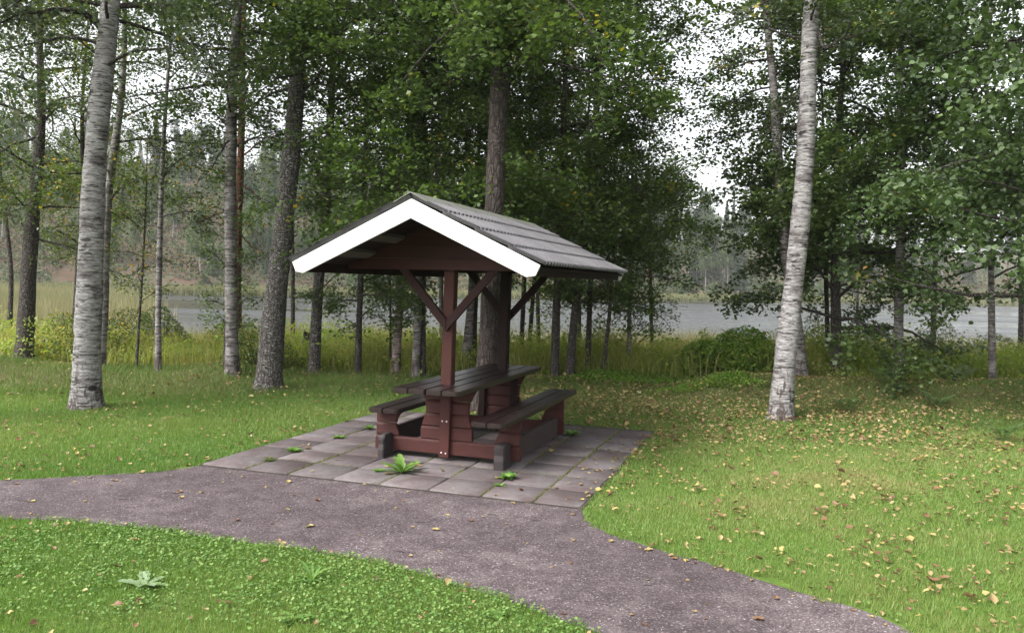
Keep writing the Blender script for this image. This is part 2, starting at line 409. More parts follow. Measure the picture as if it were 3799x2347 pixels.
# ------------------------------------------------------------------ picnic shelter
def shelter():
    LX, LY = .0122, .0066
    root = empty('picnic_shelter', (OX, OY, 0), YAW)
    tag(root, 'dark red wooden picnic table with two benches under a small gabled roof with white bargeboards', 'picnic shelter')
    red = paint('wood_stain_red', (.045, .0125, .0102), .62, (.022, .013, .012), (2, 26, 26), .45, .60, .25)
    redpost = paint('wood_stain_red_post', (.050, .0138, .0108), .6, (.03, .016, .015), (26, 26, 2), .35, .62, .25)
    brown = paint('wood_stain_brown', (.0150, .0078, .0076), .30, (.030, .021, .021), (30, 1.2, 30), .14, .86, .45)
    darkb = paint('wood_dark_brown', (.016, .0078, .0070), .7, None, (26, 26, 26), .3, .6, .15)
    grey = paint('wood_weathered', (.042, .031, .029), .8, (.075, .062, .058), (26, 3, 26), .35, .6, .2)
    pale = paint('wood_pale', (.085, .072, .065), .8, None, (3, 30, 30), .4)
    foot = paint('wood_foot', (.022, .015, .016), .75, (.05, .042, .043), (20, 20, 4), .4, .6)
    white = paint('paint_white', (.72, .72, .71), .5, (.52, .52, .50), (3, 20, 20), .05, .66)
    steel = plain('bolt_zinc', (.62, .6, .58), .4, .6)

    class MB:
        def __init__(s): s.V = []; s.F = []
        def loft(s, rings):
            k = len(s.V); n = len(rings[0])
            for r in rings: s.V += list(r)
            for i in range(len(rings) - 1):
                for a in range(n):
                    b = (a + 1) % n
                    s.F.append((k + i * n + a, k + i * n + b, k + (i + 1) * n + b, k + (i + 1) * n + a))
            s.F.append(tuple(k + a for a in reversed(range(n)))); s.F.append(tuple(k + (len(rings) - 1) * n + a for a in range(n)))
        def box(s, x0, x1, y0, y1, z0, z1):
            s.loft([[(x0, y0, z0), (x1, y0, z0), (x1, y1, z0), (x0, y1, z0)], [(x0, y0, z1), (x1, y0, z1), (x1, y1, z1), (x0, y1, z1)]])
        def slab(s, poly, y0, y1):   # polygon in xz extruded along y
            s.loft([[(x, y0, z) for x, z in poly], [(x, y1, z) for x, z in poly]])
        def build(s, name, mat, parent=None, bev=.004, lean=True):
            me = D.meshes.new(name)
            V = [(x + (LX * z if lean else 0), y + (LY * z if lean else 0), z) for x, y, z in s.V]
            me.from_pydata(V, [], s.F)
            bm = bmesh.new(); bm.from_mesh(me); bmesh.ops.recalc_face_normals(bm, faces=bm.faces[:])
            if bev: bmesh.ops.bevel(bm, geom=[e for e in bm.edges if len(e.link_faces) == 2 and e.calc_face_angle(0) > .5], offset=bev, segments=2, affect='EDGES', clamp_overlap=True)
            bm.to_mesh(me); bm.free(); me.update()
            return link(name, me, mat, parent or root)

    Ht, Hb = .74, .494
    # table top: four planks, clipped outer corners
    def planks(name, edges, y0, y1, zt, th, clip):
        mb = MB(); n = len(edges)
        for i, (a, b) in enumerate(edges):
            cl = clip if i == 0 else 0; cr = clip if i == n - 1 else 0
            ring = []
            pts = [(a + cl, y0), (b - cr, y0)] + ([(b, y0 + cr)] if cr else []) + ([(b, y1 - cr)] if cr else []) + [(b - cr, y1), (a + cl, y1)] + ([(a, y1 - cl), (a, y0 + cl)] if cl else [])
            mb.loft([[(x, y, zt - th) for x, y in pts], [(x, y, zt) for x, y in pts]])
        return mb.build(name, brown, bev=.007)
    planks('table_top', [(-.345, -.184), (-.178, -.020), (-.004, .143), (.149, .312)], -.09, 2.39, Ht, .047, .028)
    planks('bench_seat', [(.433, .584), (.592, .748)], -.114, 2.37, Hb, .045, .025)
    planks('bench_seat', [(-.730, -.580), (-.572, -.418)], .19, 2.40, Hb, .045, .025)

    def hg(z):  # half width of the centre pedestal
        zs = [.2, .31, .37, .43, .49, .55, .62, .70]; ws = [.262, .262, .245, .222, .214, .220, .248, .292]
        return float(np.interp(z, zs, ws))
    def bi(z):  # inner edge of the bench support
        zs = [.2, .26, .31, .37, .41, .45]; ws = [.482, .50, .525, .525, .50, .455]
        return float(np.interp(z, zs, ws))
    def row(mb, xl, xr, z0, z1, y0, y1, fs, pl=4):
        """one log board; xl, xr functions of z; chamfered upper edge on the front (fs=1) or back"""
        ch = .020; zs = np.linspace(z0, z1, pl)
        def ring(y, zz): return [(xl(z), y, z) for z in zz] + [(xr(z), y, z) for z in reversed(zz)]
        zi = np.linspace(z0 + .006, z1 - ch, pl)
        mb.loft([ring(y0, zi), ring(y0 + .016, zs), ring(y1 - .016, zs), ring(y1, zi)])
    def trestle(y0, y1, side):
        mb = MB(); w = .738; g = .002
        row(mb, lambda z: -w, lambda z: w, .072, .208, y0, y1, 1)
        zr = [.208, .333, .450]
        for a, b in zip(zr[:-1], zr[1:]):
            row(mb, lambda z: -w + .006, lambda z: -bi(z), a + g, b - g, y0 + .004, y1 - .004, 1, 6)
            row(mb, lambda z: bi(z), lambda z: w - .006, a + g, b - g, y0 + .004, y1 - .004, 1, 6)
        zc = [.208, .333, .455, .578, .694]
        for a, b in zip(zc[:-1], zc[1:]):
            row(mb, lambda z: -hg(z), lambda z: hg(z), a + g, b - g, y0 + .004, y1 - .004, 1, 6)
        t = mb.build('trestle', red, bev=.003)
        for sx, tw in ((-.584, .062), (.60, .098)):
            fb = MB(); x0, x1 = sx - tw / 2, sx + tw / 2
            a, b = (.197, .41) if side < 0 else (y0 - .03, y1 + .16)
            top = .245
            prof = [(a, 0.012), (b, 0.012), (b, top - .02), (b - .05, top), (a + .03, top - .004), (a, top - .04), (a + .008, .15), (a - .004, .1)]
            fb.loft([[(x0, y, z) for y, z in prof], [(x1, y, z) for y, z in prof]])
            f = fb.build('foot_block', foot, t, bev=.008, lean=False); 
        return t
    t1 = trestle(.371, .425, -1)
    t2 = trestle(1.838, 1.892, 1)
    for s in (-1, 1):
        mb = MB(); x = .655 * s
        prof = [(.425, .06), (1.838, .06), (1.838, .22), (1.80, .262), (.50, .262), (.425, .24)]
        mb.loft([[(x - .022, y, z) for y, z in prof], [(x + .022, y, z) for y, z in prof]])
        mb.build('stretcher_board', grey)
    for x0 in (-.235, .13):
        mb = MB(); mb.box(x0, x0 + .07, 1.795, 1.836, .21, .69); mb.build('batten', darkb)
    # posts
    mb = MB(); mb.box(-.0513, .0513, .332, .43, .053, 1.802); p1 = mb.build('post', redpost, bev=.005)
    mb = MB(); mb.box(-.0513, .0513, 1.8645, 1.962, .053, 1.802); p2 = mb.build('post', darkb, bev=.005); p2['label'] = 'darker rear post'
    for z in (.397, .098):
        for x in (-.022, .022):
            bm = bmesh.new(); bmesh.ops.create_uvsphere(bm, u_segments=12, v_segments=8, radius=.0085)
            for v in bm.verts: v.co.y *= .55
            me = D.meshes.new('bolt'); bm.to_mesh(me); bm.free()
            o = link('bolt', me, steel, p1); o.location = (x + LX * z, .3305 + LY * z, z + R.uniform(-.003, .003))
    # braces
    def brace(s, y0, y1, mat):
        w = .078; k = w * math.sqrt(2)
        zb, zt = 1.235, 1.803; run = (zt - zb) * .88
        poly = [(0, zb), (0, zb + k), (s * (run - k * .88), zt), (s * run, zt)]
        mb = MB(); mb.slab([(x + s * .001, z) for x, z in poly], y0, y1); b = mb.build('brace', mat, bev=.003)
        return b
    for s in (-1, 1): brace(s, .289, .331, redbr(paint))
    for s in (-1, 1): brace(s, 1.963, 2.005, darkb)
    # gable boards
    zE, zA, XE = 1.8352, 2.3753, 1.1318; sl = (zA - zE) / XE
    def under(z, off=.045): return (zA - off - z) / sl
    for y0, nm in ((.286, 'gable_board'), (1.966, 'gable_board')):
        zz = [1.800, 1.905, 2.015, 2.125, 2.235, 2.322]
        par = None
        for i in range(5):
            a, b = zz[i] + (.003 if i else 0), zz[i + 1]
            xa, xb = min(under(a), 1.04), min(under(b), 1.04)
            dy = -.012 if i == 0 else 0
            mb = MB(); poly = [(-xa, a), (xa, a)] + ([(1.04, zA - .045 - sl * 1.04)] if under(a) > 1.04 > under(b) else []) + [(xb, b), (-xb, b)] + ([(-1.04, zA - .045 - sl * 1.04)] if under(a) > 1.04 > under(b) else [])
            mb.slab(poly, y0 + dy, y0 + .040)
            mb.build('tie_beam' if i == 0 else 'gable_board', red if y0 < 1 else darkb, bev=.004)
    YR0, YR1 = -.497, 2.8445
    # bargeboards
    for y0, y1 in ((YR0, YR0 + .024), (YR1 - .024, YR1)):
        for s in (-1, 1):
            poly = [(s * .0008, zA - .004), (s * .0008, 2.212), (s * 1.022, 1.744), (s * 1.096, 1.755), (s * (XE + .002), zE + .002)]
            mb = MB(); mb.slab(poly, y0, y1); bb = mb.build('bargeboard', white, bev=.002)
            if y0 < 0:
                for q, (tt, off) in enumerate([(.12, .05), (.42, .05), (.47, .09), (.80, .06)]):
                    x = s * XE * tt; z = zA - sl * abs(x) - off
                    bm = bmesh.new(); bmesh.ops.create_uvsphere(bm, u_segments=6, v_segments=4, radius=.0038)
                    me = D.meshes.new('screw'); bm.to_mesh(me); bm.free()
                    o = link('screw', me, plain('screw_dark', (.05, .045, .04), .6) if 'screw_dark' not in D.materials else D.materials['screw_dark'], bb)
                    o.location = (x + LX * z, y0 + LY * z, z)
    # eave fascias
    for s in (-1, 1):
        mb = MB(); mb.slab([(s * 1.048, 1.752), (s * 1.074, 1.752), (s * 1.074, 1.842), (s * 1.048, 1.852)], YR0 + .026, YR1 - .026)
        mb.build('eave_board', darkb)
    # deck and purlins
    for s in (-1, 1):
        mb = MB(); off = .022
        mb.slab([(s * .002, zA - off), (s * (XE - .01), zE - off + .005), (s * (XE - .01), zE - off - .012), (s * .002, zA - off - .018)], YR0 + .025, YR1 - .025)
        mb.build('roof_deck', darkb, bev=0)
        for xx in (.22, .50, .80):
            z = zA - .042 - sl * xx
            mb = MB(); mb.slab([(s * (xx - .05), z + sl * .05), (s * (xx + .05), z - sl * .05), (s * (xx + .04), z - sl * .05 - .03), (s * (xx - .06), z + sl * .05 - .03)], YR0 + .026, YR1 - .026)
            mb.build('purlin', pale if xx != .22 else darkb, bev=0)
    # corrugated roofing in overlapping courses
    m, nt, b, out = newmat('roof_corrugated')
    v = coords(nt)
    n1 = noise(nt, v, 2.5, 4); n2 = noise(nt, v, 70, 3, .7); n3 = noise(nt, v, 30, 4, .7)
    c = ramp(nt, n1, [(.3, (.085, .080, .086)), (.7, (.145, .139, .145))])
    c = mix(nt, ramp(nt, n2, [(.60, (0, 0, 0)), (.65, (.75, .75, .75))]), c, (.26, .255, .235))
    c = mix(nt, ramp(nt, n3, [(.6, (0, 0, 0)), (.7, (.7, .7, .7))]), c, (.03, .03, .024))
    L(nt, c, b.inputs['Base Color']); b.inputs['Roughness'].default_value = .55; b.inputs['Specular IOR Level'].default_value = .5
    bump(nt, n2, b, .3, .003)
    nrm = np.array([sl, 1]) / math.hypot(sl, 1)
    SLEN = math.hypot(XE, zA - zE) + .03
    for s in (-1, 1):
        V, F = [], []
        pitch = .088; y = np.arange(YR0 - .018, YR1 + .02, pitch / 12)
        wv = .0158 * np.sin(2 * math.pi * y / pitch)
        nC = 4; cl = SLEN / nC
        for k in range(nC):
            lo = SLEN - k * cl + (.02 if k else .0); hi = SLEN - (k + 1) * cl - .02
            for (sd, off) in ((lo, .023), (lo - .03, .0227), (hi, .006)):
                sd = max(sd, .0)
                for lay in (0, 1):
                    o_ = off + .012 - lay * .007
                    d = (o_ + wv + .004)
                    x = s * (sd * nrm[1] + nrm[0] * d); z = zA - sd * nrm[0] + nrm[1] * d
                    V.append(np.stack([x + LX * z, y + LY * z, z], 1))
        V = np.concatenate(V); n = len(y)
        for k in range(nC):
            b0 = k * 6 * n; a = np.arange(n - 1)
            def q(r0, r1): return np.stack([b0 + r0 * n + a, b0 + r0 * n + a + 1, b0 + r1 * n + a + 1, b0 + r1 * n + a], 1)
            F += [q(0, 2), q(2, 4), q(3, 1), q(5, 3), q(1, 0)]
        o = mk('roof_sheet', V, [np.concatenate(F)], m, root, smooth=False)
    mcap, nt, b, out = newmat('ridge_cap')
    n1 = noise(nt, coords(nt), 5, 5); n2 = noise(nt, coords(nt), 60, 3, .7)
    c = ramp(nt, n1, [(.3, (.10, .104, .085)), (.7, (.16, .163, .14))]); c = mix(nt, ramp(nt, n2, [(.62, (0, 0, 0)), (.68, (.7, .7, .7))]), c, (.36, .36, .32))
    L(nt, c, b.inputs['Base Color']); b.inputs['Roughness'].default_value = .6
    mb = MB(); w = .15; h = .052
    poly = [(0, zA + h), (w, zA + h - .008 - sl * w), (w, zA + h - .014 - sl * w), (0, zA + h - .008), (-w, zA + h - .014 - sl * w), (-w, zA + h - .008 - sl * w)]
    mb.slab(poly, YR0 - .022, YR1 + .02); cap = mb.build('ridge_cap', mcap, bev=0)
    for yy in np.arange(-.30, 2.8, .31):
        for s in (-1, 1):
            bm = bmesh.new(); bmesh.ops.create_uvsphere(bm, u_segments=6, v_segments=4, radius=.006)
            me = D.meshes.new('screw'); bm.to_mesh(me); bm.free()
            o = link('screw', me, D.materials['screw_dark'], cap); x = s * .12; z = zA + h - .006 - sl * .12
            o.location = (x + LX * z, yy + LY * z, z)
def redbr(p): return D.materials.get('wood_brace') or p('wood_brace', (.024, .0082, .0072), .65, None, (20, 20, 20), .3, .6, .2)
shelter()

# ------------------------------------------------------------------ vegetation builders
def frames(dirs):
    d = dirs / (np.linalg.norm(dirs, axis=1, keepdims=True) + 1e-9)
    ref = np.where(np.abs(d[:, 2:3]) > .9, np.array([[1., 0, 0]]), np.array([[0, 0, 1.]]))
    u = np.cross(d, ref); u /= np.linalg.norm(u, axis=1, keepdims=True) + 1e-9
    return d, u, np.cross(u, d)

def prisms(A, B, ra, rb, sides=4, base=0):
    d, u, v = frames(B - A); n = len(A); V = []
    for P, r in ((A, ra), (B, rb)):
        for k in range(sides):
            t = 2 * math.pi * k / sides
            V.append(P + (u * math.cos(t) + v * math.sin(t)) * np.reshape(r, (-1, 1)))
    V = np.stack(V, 1).reshape(-1, 3)
    b0 = base + (np.arange(n) * 2 * sides)[:, None]
    F = np.concatenate([b0 + np.array([[k, (k + 1) % sides, sides + (k + 1) % sides, sides + k]]) for k in range(sides)])
    return V, F

def tube(P, r, sides=10, base=0, rough=0.0, g=None):
    P = np.asarray(P, float); n = len(P); t = np.gradient(P, axis=0); d, u, v = frames(t)
    u = np.tile(u[0], (n, 1)); u = u - d * (u * d).sum(1, keepdims=True); u /= np.linalg.norm(u, axis=1, keepdims=True); v = np.cross(d, u)
    th = np.arange(sides) / sides * 2 * math.pi
    rr = np.asarray(r)[:, None] * np.ones((n, sides))
    if rough:
        g = g or rng
        rr = rr * (1 + rough * g.normal(0, 1, (n, sides)) + rough * 1.5 * np.sin(th[None] * 2 + g.uniform(0, 6)) * .5)
    V = P[:, None] + (u[:, None] * np.cos(th)[None, :, None] + v[:, None] * np.sin(th)[None, :, None]) * rr[..., None]
    V = V.reshape(-1, 3); a = (np.arange(n - 1)[:, None] * sides + np.arange(sides)[None]).ravel(); b = (np.arange(n - 1)[:, None] * sides + (np.arange(sides)[None] + 1) % sides).ravel()
    return V, np.stack([a, b, b + sides, a + sides], 1) + base

def leaves(P, size, g, up=.55, shape='q', aspect=.8, fold=.25, down=0.0):
    """leaf blades at P (n,3). returns V, F(list), faces per leaf"""
    n = len(P)
    nr = g.normal(0, 1, (n, 3)); nr[:, 2] = np.abs(nr[:, 2]) * .6 + up * 2; nr /= np.linalg.norm(nr, axis=1, keepdims=True)
    a = g.normal(0, 1, (n, 3)); a[:, 2] -= down; a = a - nr * (a * nr).sum(1, keepdims=True); a /= np.linalg.norm(a, axis=1, keepdims=True) + 1e-9
    b = np.cross(nr, a); s = (size * g.uniform(.65, 1.25, n))[:, None]
    w = s * aspect * .5; f = nr * s * fold * g.uniform(-.3, 1, n)[:, None]
    if shape == 'q':
        V = np.stack([P, P + a * s * .45 + b * w + f, P + a * s, P + a * s * .45 - b * w + f], 1)
        F = (np.arange(n) * 4)[:, None] + np.array([[0, 1, 2, 3]]); return V.reshape(-1, 3), F, 1
    V = np.stack([P, P + a * s * .22 + b * w * .85 + f, P + a * s * .62 + b * w * .9 + f * .9, P + a * s - nr * s * .08,
                  P + a * s * .62 - b * w * .9 + f * .9, P + a * s * .22 - b * w * .85 + f], 1)
    k = (np.arange(n) * 6)[:, None]
    F = np.stack([k + np.array([[0, 1, 2, 3]]), k + np.array([[0, 3, 4, 5]])], 1).reshape(-1, 4)
    return V.reshape(-1, 3), F, 2

def branching(base_pts, base_r, z0, z1, Rad, nl, g, prof=None, elev=(5, 50), sub=(7, 11), az=None, droop=.15, bare=0.0):
    """limbs from a trunk polyline. returns branch V,F, twig segments (A,B)"""
    Vb, Fb = [], []; nb = 0; TA, TB = [], []
    zz = base_pts[:, 2]
    for i in range(nl):
        u = (i + g.random()) / nl; h = z0 + (z1 - z0) * u
        c = np.array([np.interp(h, zz, base_pts[:, k]) for k in range(3)]); r0 = np.interp(h, zz, base_r)
        pr = prof(u) if prof else (math.sin(math.pi * min(1, .22 + .78 * (1 - u)) * .62 + .55))
        Ln = Rad * pr * g.uniform(.7, 1.15)
        a = (i * 2.39996 + g.uniform(-.5, .5)) if az is None else g.uniform(*az)
        e = math.radians(g.uniform(*elev))
        dirn = np.array([math.cos(a) * math.cos(e), math.sin(a) * math.cos(e), math.sin(e)])
        n = 7; P = [c]; dcur = dirn.copy(); seg = Ln / (n - 1)
        for k in range(1, n):
            dcur = dcur + g.normal(0, .13, 3) + np.array([0, 0, -droop * k / n]); dcur /= np.linalg.norm(dcur); P.append(P[-1] + dcur * seg)
        P = np.array(P); rb = min(r0 * .45, .010 + Ln * .009) * (1 - .88 * np.linspace(0, 1, n))
        V, F = tube(P, rb, 5, nb); Vb.append(V); Fb.append(F); nb += len(V)
        m = int(g.integers(*sub)); ts = g.uniform(.22 + bare, 1, m)
        idx = ts * (n - 1); i0 = np.minimum(idx.astype(int), n - 2); fr = (idx - i0)[:, None]
        A = P[i0] * (1 - fr) + P[i0 + 1] * fr; tdir = P[i0 + 1] - P[i0]; tdir /= np.linalg.norm(tdir, axis=1, keepdims=True)
        side = g.normal(0, 1, (m, 3)); side[:, 2] *= .55; side /= np.linalg.norm(side, axis=1, keepdims=True)
        dd = tdir * .6 + side; dd /= np.linalg.norm(dd, axis=1, keepdims=True)
        ls = (Ln * .42 * (1.1 - .5 * ts) * g.uniform(.6, 1.2, m) + .10)[:, None]
        B = A + dd * ls * .55; d2 = dd + g.normal(0, .25, (m, 3)) + np.array([0, 0, -droop]); d2 /= np.linalg.norm(d2, axis=1, keepdims=True); C = B + d2 * ls * .55
        for X, Y, ra, rb2 in ((A, B, .005, .0035), (B, C, .0035, .0015)):
            V, F = prisms(X, Y, np.full(m, ra), np.full(m, rb2), 3, nb); Vb.append(V); Fb.append(F); nb += len(V)
        TA += [A, B, B]; TB += [B, C, C]
        TA.append(P[-2:-1]); TB.append(P[-1:])
    return Vb, Fb, nb, np.concatenate(TA), np.concatenate(TB)

def foliage(TA, TB, nleaf, size, g, spread=.09, yellow=.0, **kw):
    n = len(TA); L_ = np.linalg.norm(TB - TA, axis=1); p = L_ / L_.sum()
    k = g.choice(n, nleaf, p=p); t = g.random((nleaf, 1)) ** .85
    P = TA[k] * (1 - t) + TB[k] * t + g.normal(0, spread, (nleaf, 3)) * np.array([1, 1, .7])
    V, F, m = leaves(P, size, g, **kw)
    clump = g.random(n)[k]
    tint = np.clip(.28 * clump + .62 * g.random(nleaf), 0, .93)
    if yellow:
        yk = g.random(n) < yellow * .5; tint = np.where(yk[k] & (g.random(nleaf) < .7), g.uniform(.94, 1, nleaf), tint)
        tint = np.where(g.random(nleaf) < yellow * .35, g.uniform(.94, 1, nleaf), tint)
    return V, F, np.repeat(tint, m)

def tree(name, label, path, bark, crown=None, Y=None, top=11.0, group=None, seed=0, cat='tree', flare=.38, limbs_px=None, extra=None, zbase=None, rough=.018):
    g = np.random.default_rng(500 + seed)
    x0, y0, w0 = path[0]
    if Y is None: Y = hit(x0, y0)[1]
    base = at(x0, y0, Y)
    zb = float(gz(base[0], base[1])) - .05 if zbase is None else zbase
    P = [at(x, y, Y) for x, y, w in path]; rr = [w * S / 2 / FPX * Y * .91 for x, y, w in path]
    P[0][2] = min(P[0][2], zb) if abs(P[0][2] - zb) < .6 else zb
    P[0][0], P[0][1] = P[0][0], Y
    # continue above the frame
    P = np.array(P); rr = np.array(rr)
    if P[-1][2] < top:
        d = (P[-1] - P[-2]) / max(1e-6, (P[-1] - P[-2])[2]); d[:2] *= .5; d[2] = 1
        for h in np.arange(P[-1][2] + 1, top + .5, 1.0):
            f = max(.12, (top - h) / (top - path and top - P[-1][2] + .01)) if False else max(.1, (top + .6 - h) / (top + .6 - P[len(path) - 1][2]))
            q = P[-1] + d * (h - P[-1][2]) + np.array([g.normal(0, .04), g.normal(0, .04), 0]); q[2] = h
            P = np.vstack([P, q]); rr = np.append(rr, rr[len(path) - 1] * f)
    zs = np.arange(P[0][2], P[-1][2], .12)
    Pd = np.stack([np.interp(zs, P[:, 2], P[:, 0]), np.interp(zs, P[:, 2], P[:, 1]), zs], 1)
    # soften corners and wander a little
    for c in (0, 1):
        k = np.ones(9) / 9; pad = np.pad(Pd[:, c], 4, 'edge'); Pd[:, c] = np.convolve(pad, k, 'valid')
    Pd[:, 1] += .03 * np.sin(zs * 1.3 + seed) * (zs - zs[0]) / 3
    rd = np.interp(zs, P[:, 2], rr)
    hz = zs - zs[0]; rd = rd * (1 + flare * np.exp(-hz / .14)); rd = rd * (1 + .03 * np.sin(zs * 5 + seed) + g.normal(0, .012, len(zs)))
    root = empty(name, tuple(Pd[0])); tag(root, label, cat, group)
    O = Pd[0]
    V, F = tube(Pd - O, rd, 20 if rr[0] > .08 else 10, rough=rough, g=g)
    tr = mk('trunk', V, [F], barkM[bark], root, smooth=True)
    if crown or limbs_px:
        VB, FB, nb, TA, TB = [], [], 0, [], []
        mat = 'dark'; nleaf = 1000; size = .06; kw = {}
        if crown:
            c = dict(crown); mat = c.pop('mat', 'dark'); nleaf = c.pop('n'); size = c.pop('size', .06); kw = c.pop('leaf', {}); yel = c.pop('yellow', .01); sp = c.pop('spread', .09)
            vb, fb, nb, ta, tb = branching(Pd - O, rd, c.pop('z0') - O[2], c.pop('z1') - O[2], c.pop('R'), c.pop('nl'), g, **c)
            VB += vb; FB += fb; TA.append(ta); TB.append(tb)
        for (pts, Yl, nsub, ls, r0) in (limbs_px or []):
            # a single limb laid through given points, each (px, py, depth)
            Q = np.array([at(a, b, yy) for (a, b), yy in zip(pts, Yl)]) - O
            t = np.linspace(0, 1, len(Q)); tt = np.linspace(0, 1, 12); Q = np.stack([np.interp(tt, t, Q[:, k]) for k in range(3)], 1) + g.normal(0, .012, (12, 3))
            V, F = tube(Q, r0 * (1 - .8 * tt), 6, nb); VB.append(V); FB.append(F); nb += len(V)
            if nsub:
                i0 = g.integers(2, 11, nsub); A = Q[i0]; td = Q[i0 + 1] - Q[i0]; td /= np.linalg.norm(td, axis=1, keepdims=True)
                sd = g.normal(0, 1, (nsub, 3)); sd[:, 2] *= .6; sd /= np.linalg.norm(sd, axis=1, keepdims=True); d = td * .5 + sd; d /= np.linalg.norm(d, axis=1, keepdims=True)
                ln = g.uniform(.5, 1.2, (nsub, 1)) * ls; B = A + d * ln
                V, F = prisms(A, B, np.full(nsub, .005), np.full(nsub, .0015), 3, nb); VB.append(V); FB.append(F); nb += len(V)
                TA.append(A); TB.append(B)
        br = mk('branches', np.concatenate(VB), [np.concatenate(FB)], barkM['dark' if bark != 'pinered' else 'pinered'], root, smooth=True)
        if TA and crown:
            V, F, T = foliage(np.concatenate(TA), np.concatenate(TB), nleaf, size, g, sp, yel, **kw)
            mk('crown', V, [F], leafM[mat], root, tint=T)
    return root

# ------------------------------------------------------------------ the trees of the picnic place
G1 = 'trees along the lake shore'
def cr(z0, z1, R_, nl, n, mat='dark', size=.065, **k):
    z2 = min(z1, 7.9); f = (z2 - z0) / (z1 - z0); nl = max(12, int(nl * (.25 + .75 * f))); n = int(n * (.25 + .75 * f)); z1 = z2
    return dict(z0=z0, z1=z1, R=R_, nl=nl, n=n, mat=mat, size=size, **k)
LF = .84
def T(*a, **k):
    if k.get('crown'): k['crown']['n'] = int(k['crown']['n'] * LF)
    return tree(*a, **k)

T('birch_tree', 'thick white birch trunk on the left lawn edge, nearest of the left trees', [(207, 974, 74), (206, 850, 69), (216, 650, 62), (228, 420, 56), (243, 200, 52), (262, 0, 45)], 'birch', seed=1, group=G1, top=12,
  crown=cr(4.2, 10, 2.9, 26, 20000, 'grey', .055, elev=(-5, 35), droop=.3, yellow=.03, leaf=dict(up=.2)),
  limbs_px=[([(238, 60), (190, 28), (120, 22), (40, 40), (-60, 75)], [10.2, 10.0, 9.8, 9.6, 9.4], 26, .5, .045), ([(262, 20), (400, 12), (450, 18), (520, 8), (600, -20)], [10.2, 10.4, 10.6, 10.8, 11], 12, .4, .035)])
T('birch_tree', 'slim dark birch half hidden behind the thick white birch on the left', [(238, 905, 26), (250, 700, 24), (256, 500, 22), (268, 380, 20), (285, 250, 18), (292, 180, 14)], 'birchgrey', seed=2, group=G1, Y=13.5, top=11,
  crown=cr(2.8, 10, 2.0, 22, 13000, 'yel', .06, yellow=.06, elev=(-10, 45)))
T('rowan_tree', 'leaning dark trunk with yellowing foliage at the far left edge', [(55, 872, 48), (64, 760, 42), (70, 640, 38), (82, 450, 32), (97, 300, 22)], 'dark', seed=3, group=G1, top=9,
  crown=cr(2.2, 8.5, 2.7, 34, 34000, 'yel', .055, yellow=.05, elev=(-15, 40), leaf=dict(aspect=.55)))
T('rowan_tree', 'thin black trunk between the rowan and the thick white birch', [(176, 820, 17), (184, 700, 16), (190, 560, 15), (197, 400, 12)], 'dark', seed=4, group=G1, Y=16.5, top=8,
  crown=cr(1.6, 7.5, 1.9, 22, 14000, 'yel', .055, yellow=.05, leaf=dict(aspect=.55)))
T('birch_tree', 'small birch with white ringed bark standing on the grass edge beside a sapling', [(378, 907, 17), (378, 760, 15), (380, 560, 14), (386, 420, 12), (400, 240, 9)], 'birchgrey', seed=5, group=G1, top=7.5,
  crown=cr(2.4, 7.2, 1.4, 18, 6500, 'grey', .05, elev=(10, 55), yellow=.03))
T('birch_sapling', 'crooked sapling with bare twigs just left of the small ringed birch', [(325, 897, 7), (330, 800, 7), (336, 700, 6), (345, 560, 6), (352, 430, 4)], 'dark', seed=6, group=G1, top=4.0,
  crown=cr(1.2, 3.9, 1.0, 16, 2600, 'yel', .05, elev=(10, 45), yellow=.08), flare=.1)
T('birch_tree', 'straight grey birch with ringed bark, left of the big dark leaning trunk', [(556, 915, 37), (553, 800, 33), (552, 620, 31), (553, 400, 29), (554, 150, 26), (568, 0, 22)], 'birchgrey', seed=7, group=G1, top=11,
  crown=cr(3.6, 10.5, 2.1, 26, 13000, 'grey', .05, elev=(-10, 50), yellow=.02),
  limbs_px=[([(566, 150), (600, 158), (650, 165), (690, 185)], [12.6, 12.5, 12.4, 12.3], 3, .3, .03), ([(555, 180), (520, 166), (460, 162), (380, 168)], [12.6] * 4, 6, .4, .02), ([(548, 335), (515, 380), (500, 410), (470, 440)], [12.6, 12.4, 12.2, 12.1], 8, .4, .018)])
T('alder_sapling', 'thin leafy alder stem pressed against the straight grey birch', [(537, 880, 11), (540, 780, 10), (545, 690, 9), (548, 560, 6)], 'dark', seed=8, group=G1, Y=13.2, top=3.5,
  crown=cr(.5, 3.3, .8, 16, 3200, 'mid', .05, yellow=.02), flare=.1)
T('pine_tree', 'pine with orange upper bark close behind the straight grey birch', [(566, 885, 22), (568, 700, 21), (570, 480, 19), (578, 250, 17), (584, 60, 14), (586, 0, 13)], 'pinered', seed=9, group=G1, Y=16, top=12,
  crown=cr(4.0, 11.5, 1.9, 24, 12000, 'pine', .07, yellow=0, leaf=dict(aspect=.3)), 
  limbs_px=[([(575, 560), (600, 590), (625, 600), (660, 640)], [16] * 4, 8, .5, .02), ([(575, 440), (620, 470), (630, 500)], [16] * 3, 8, .5, .02), ([(560, 500), (500, 520), (450, 540)], [15.5] * 3, 10, .5, .015)])
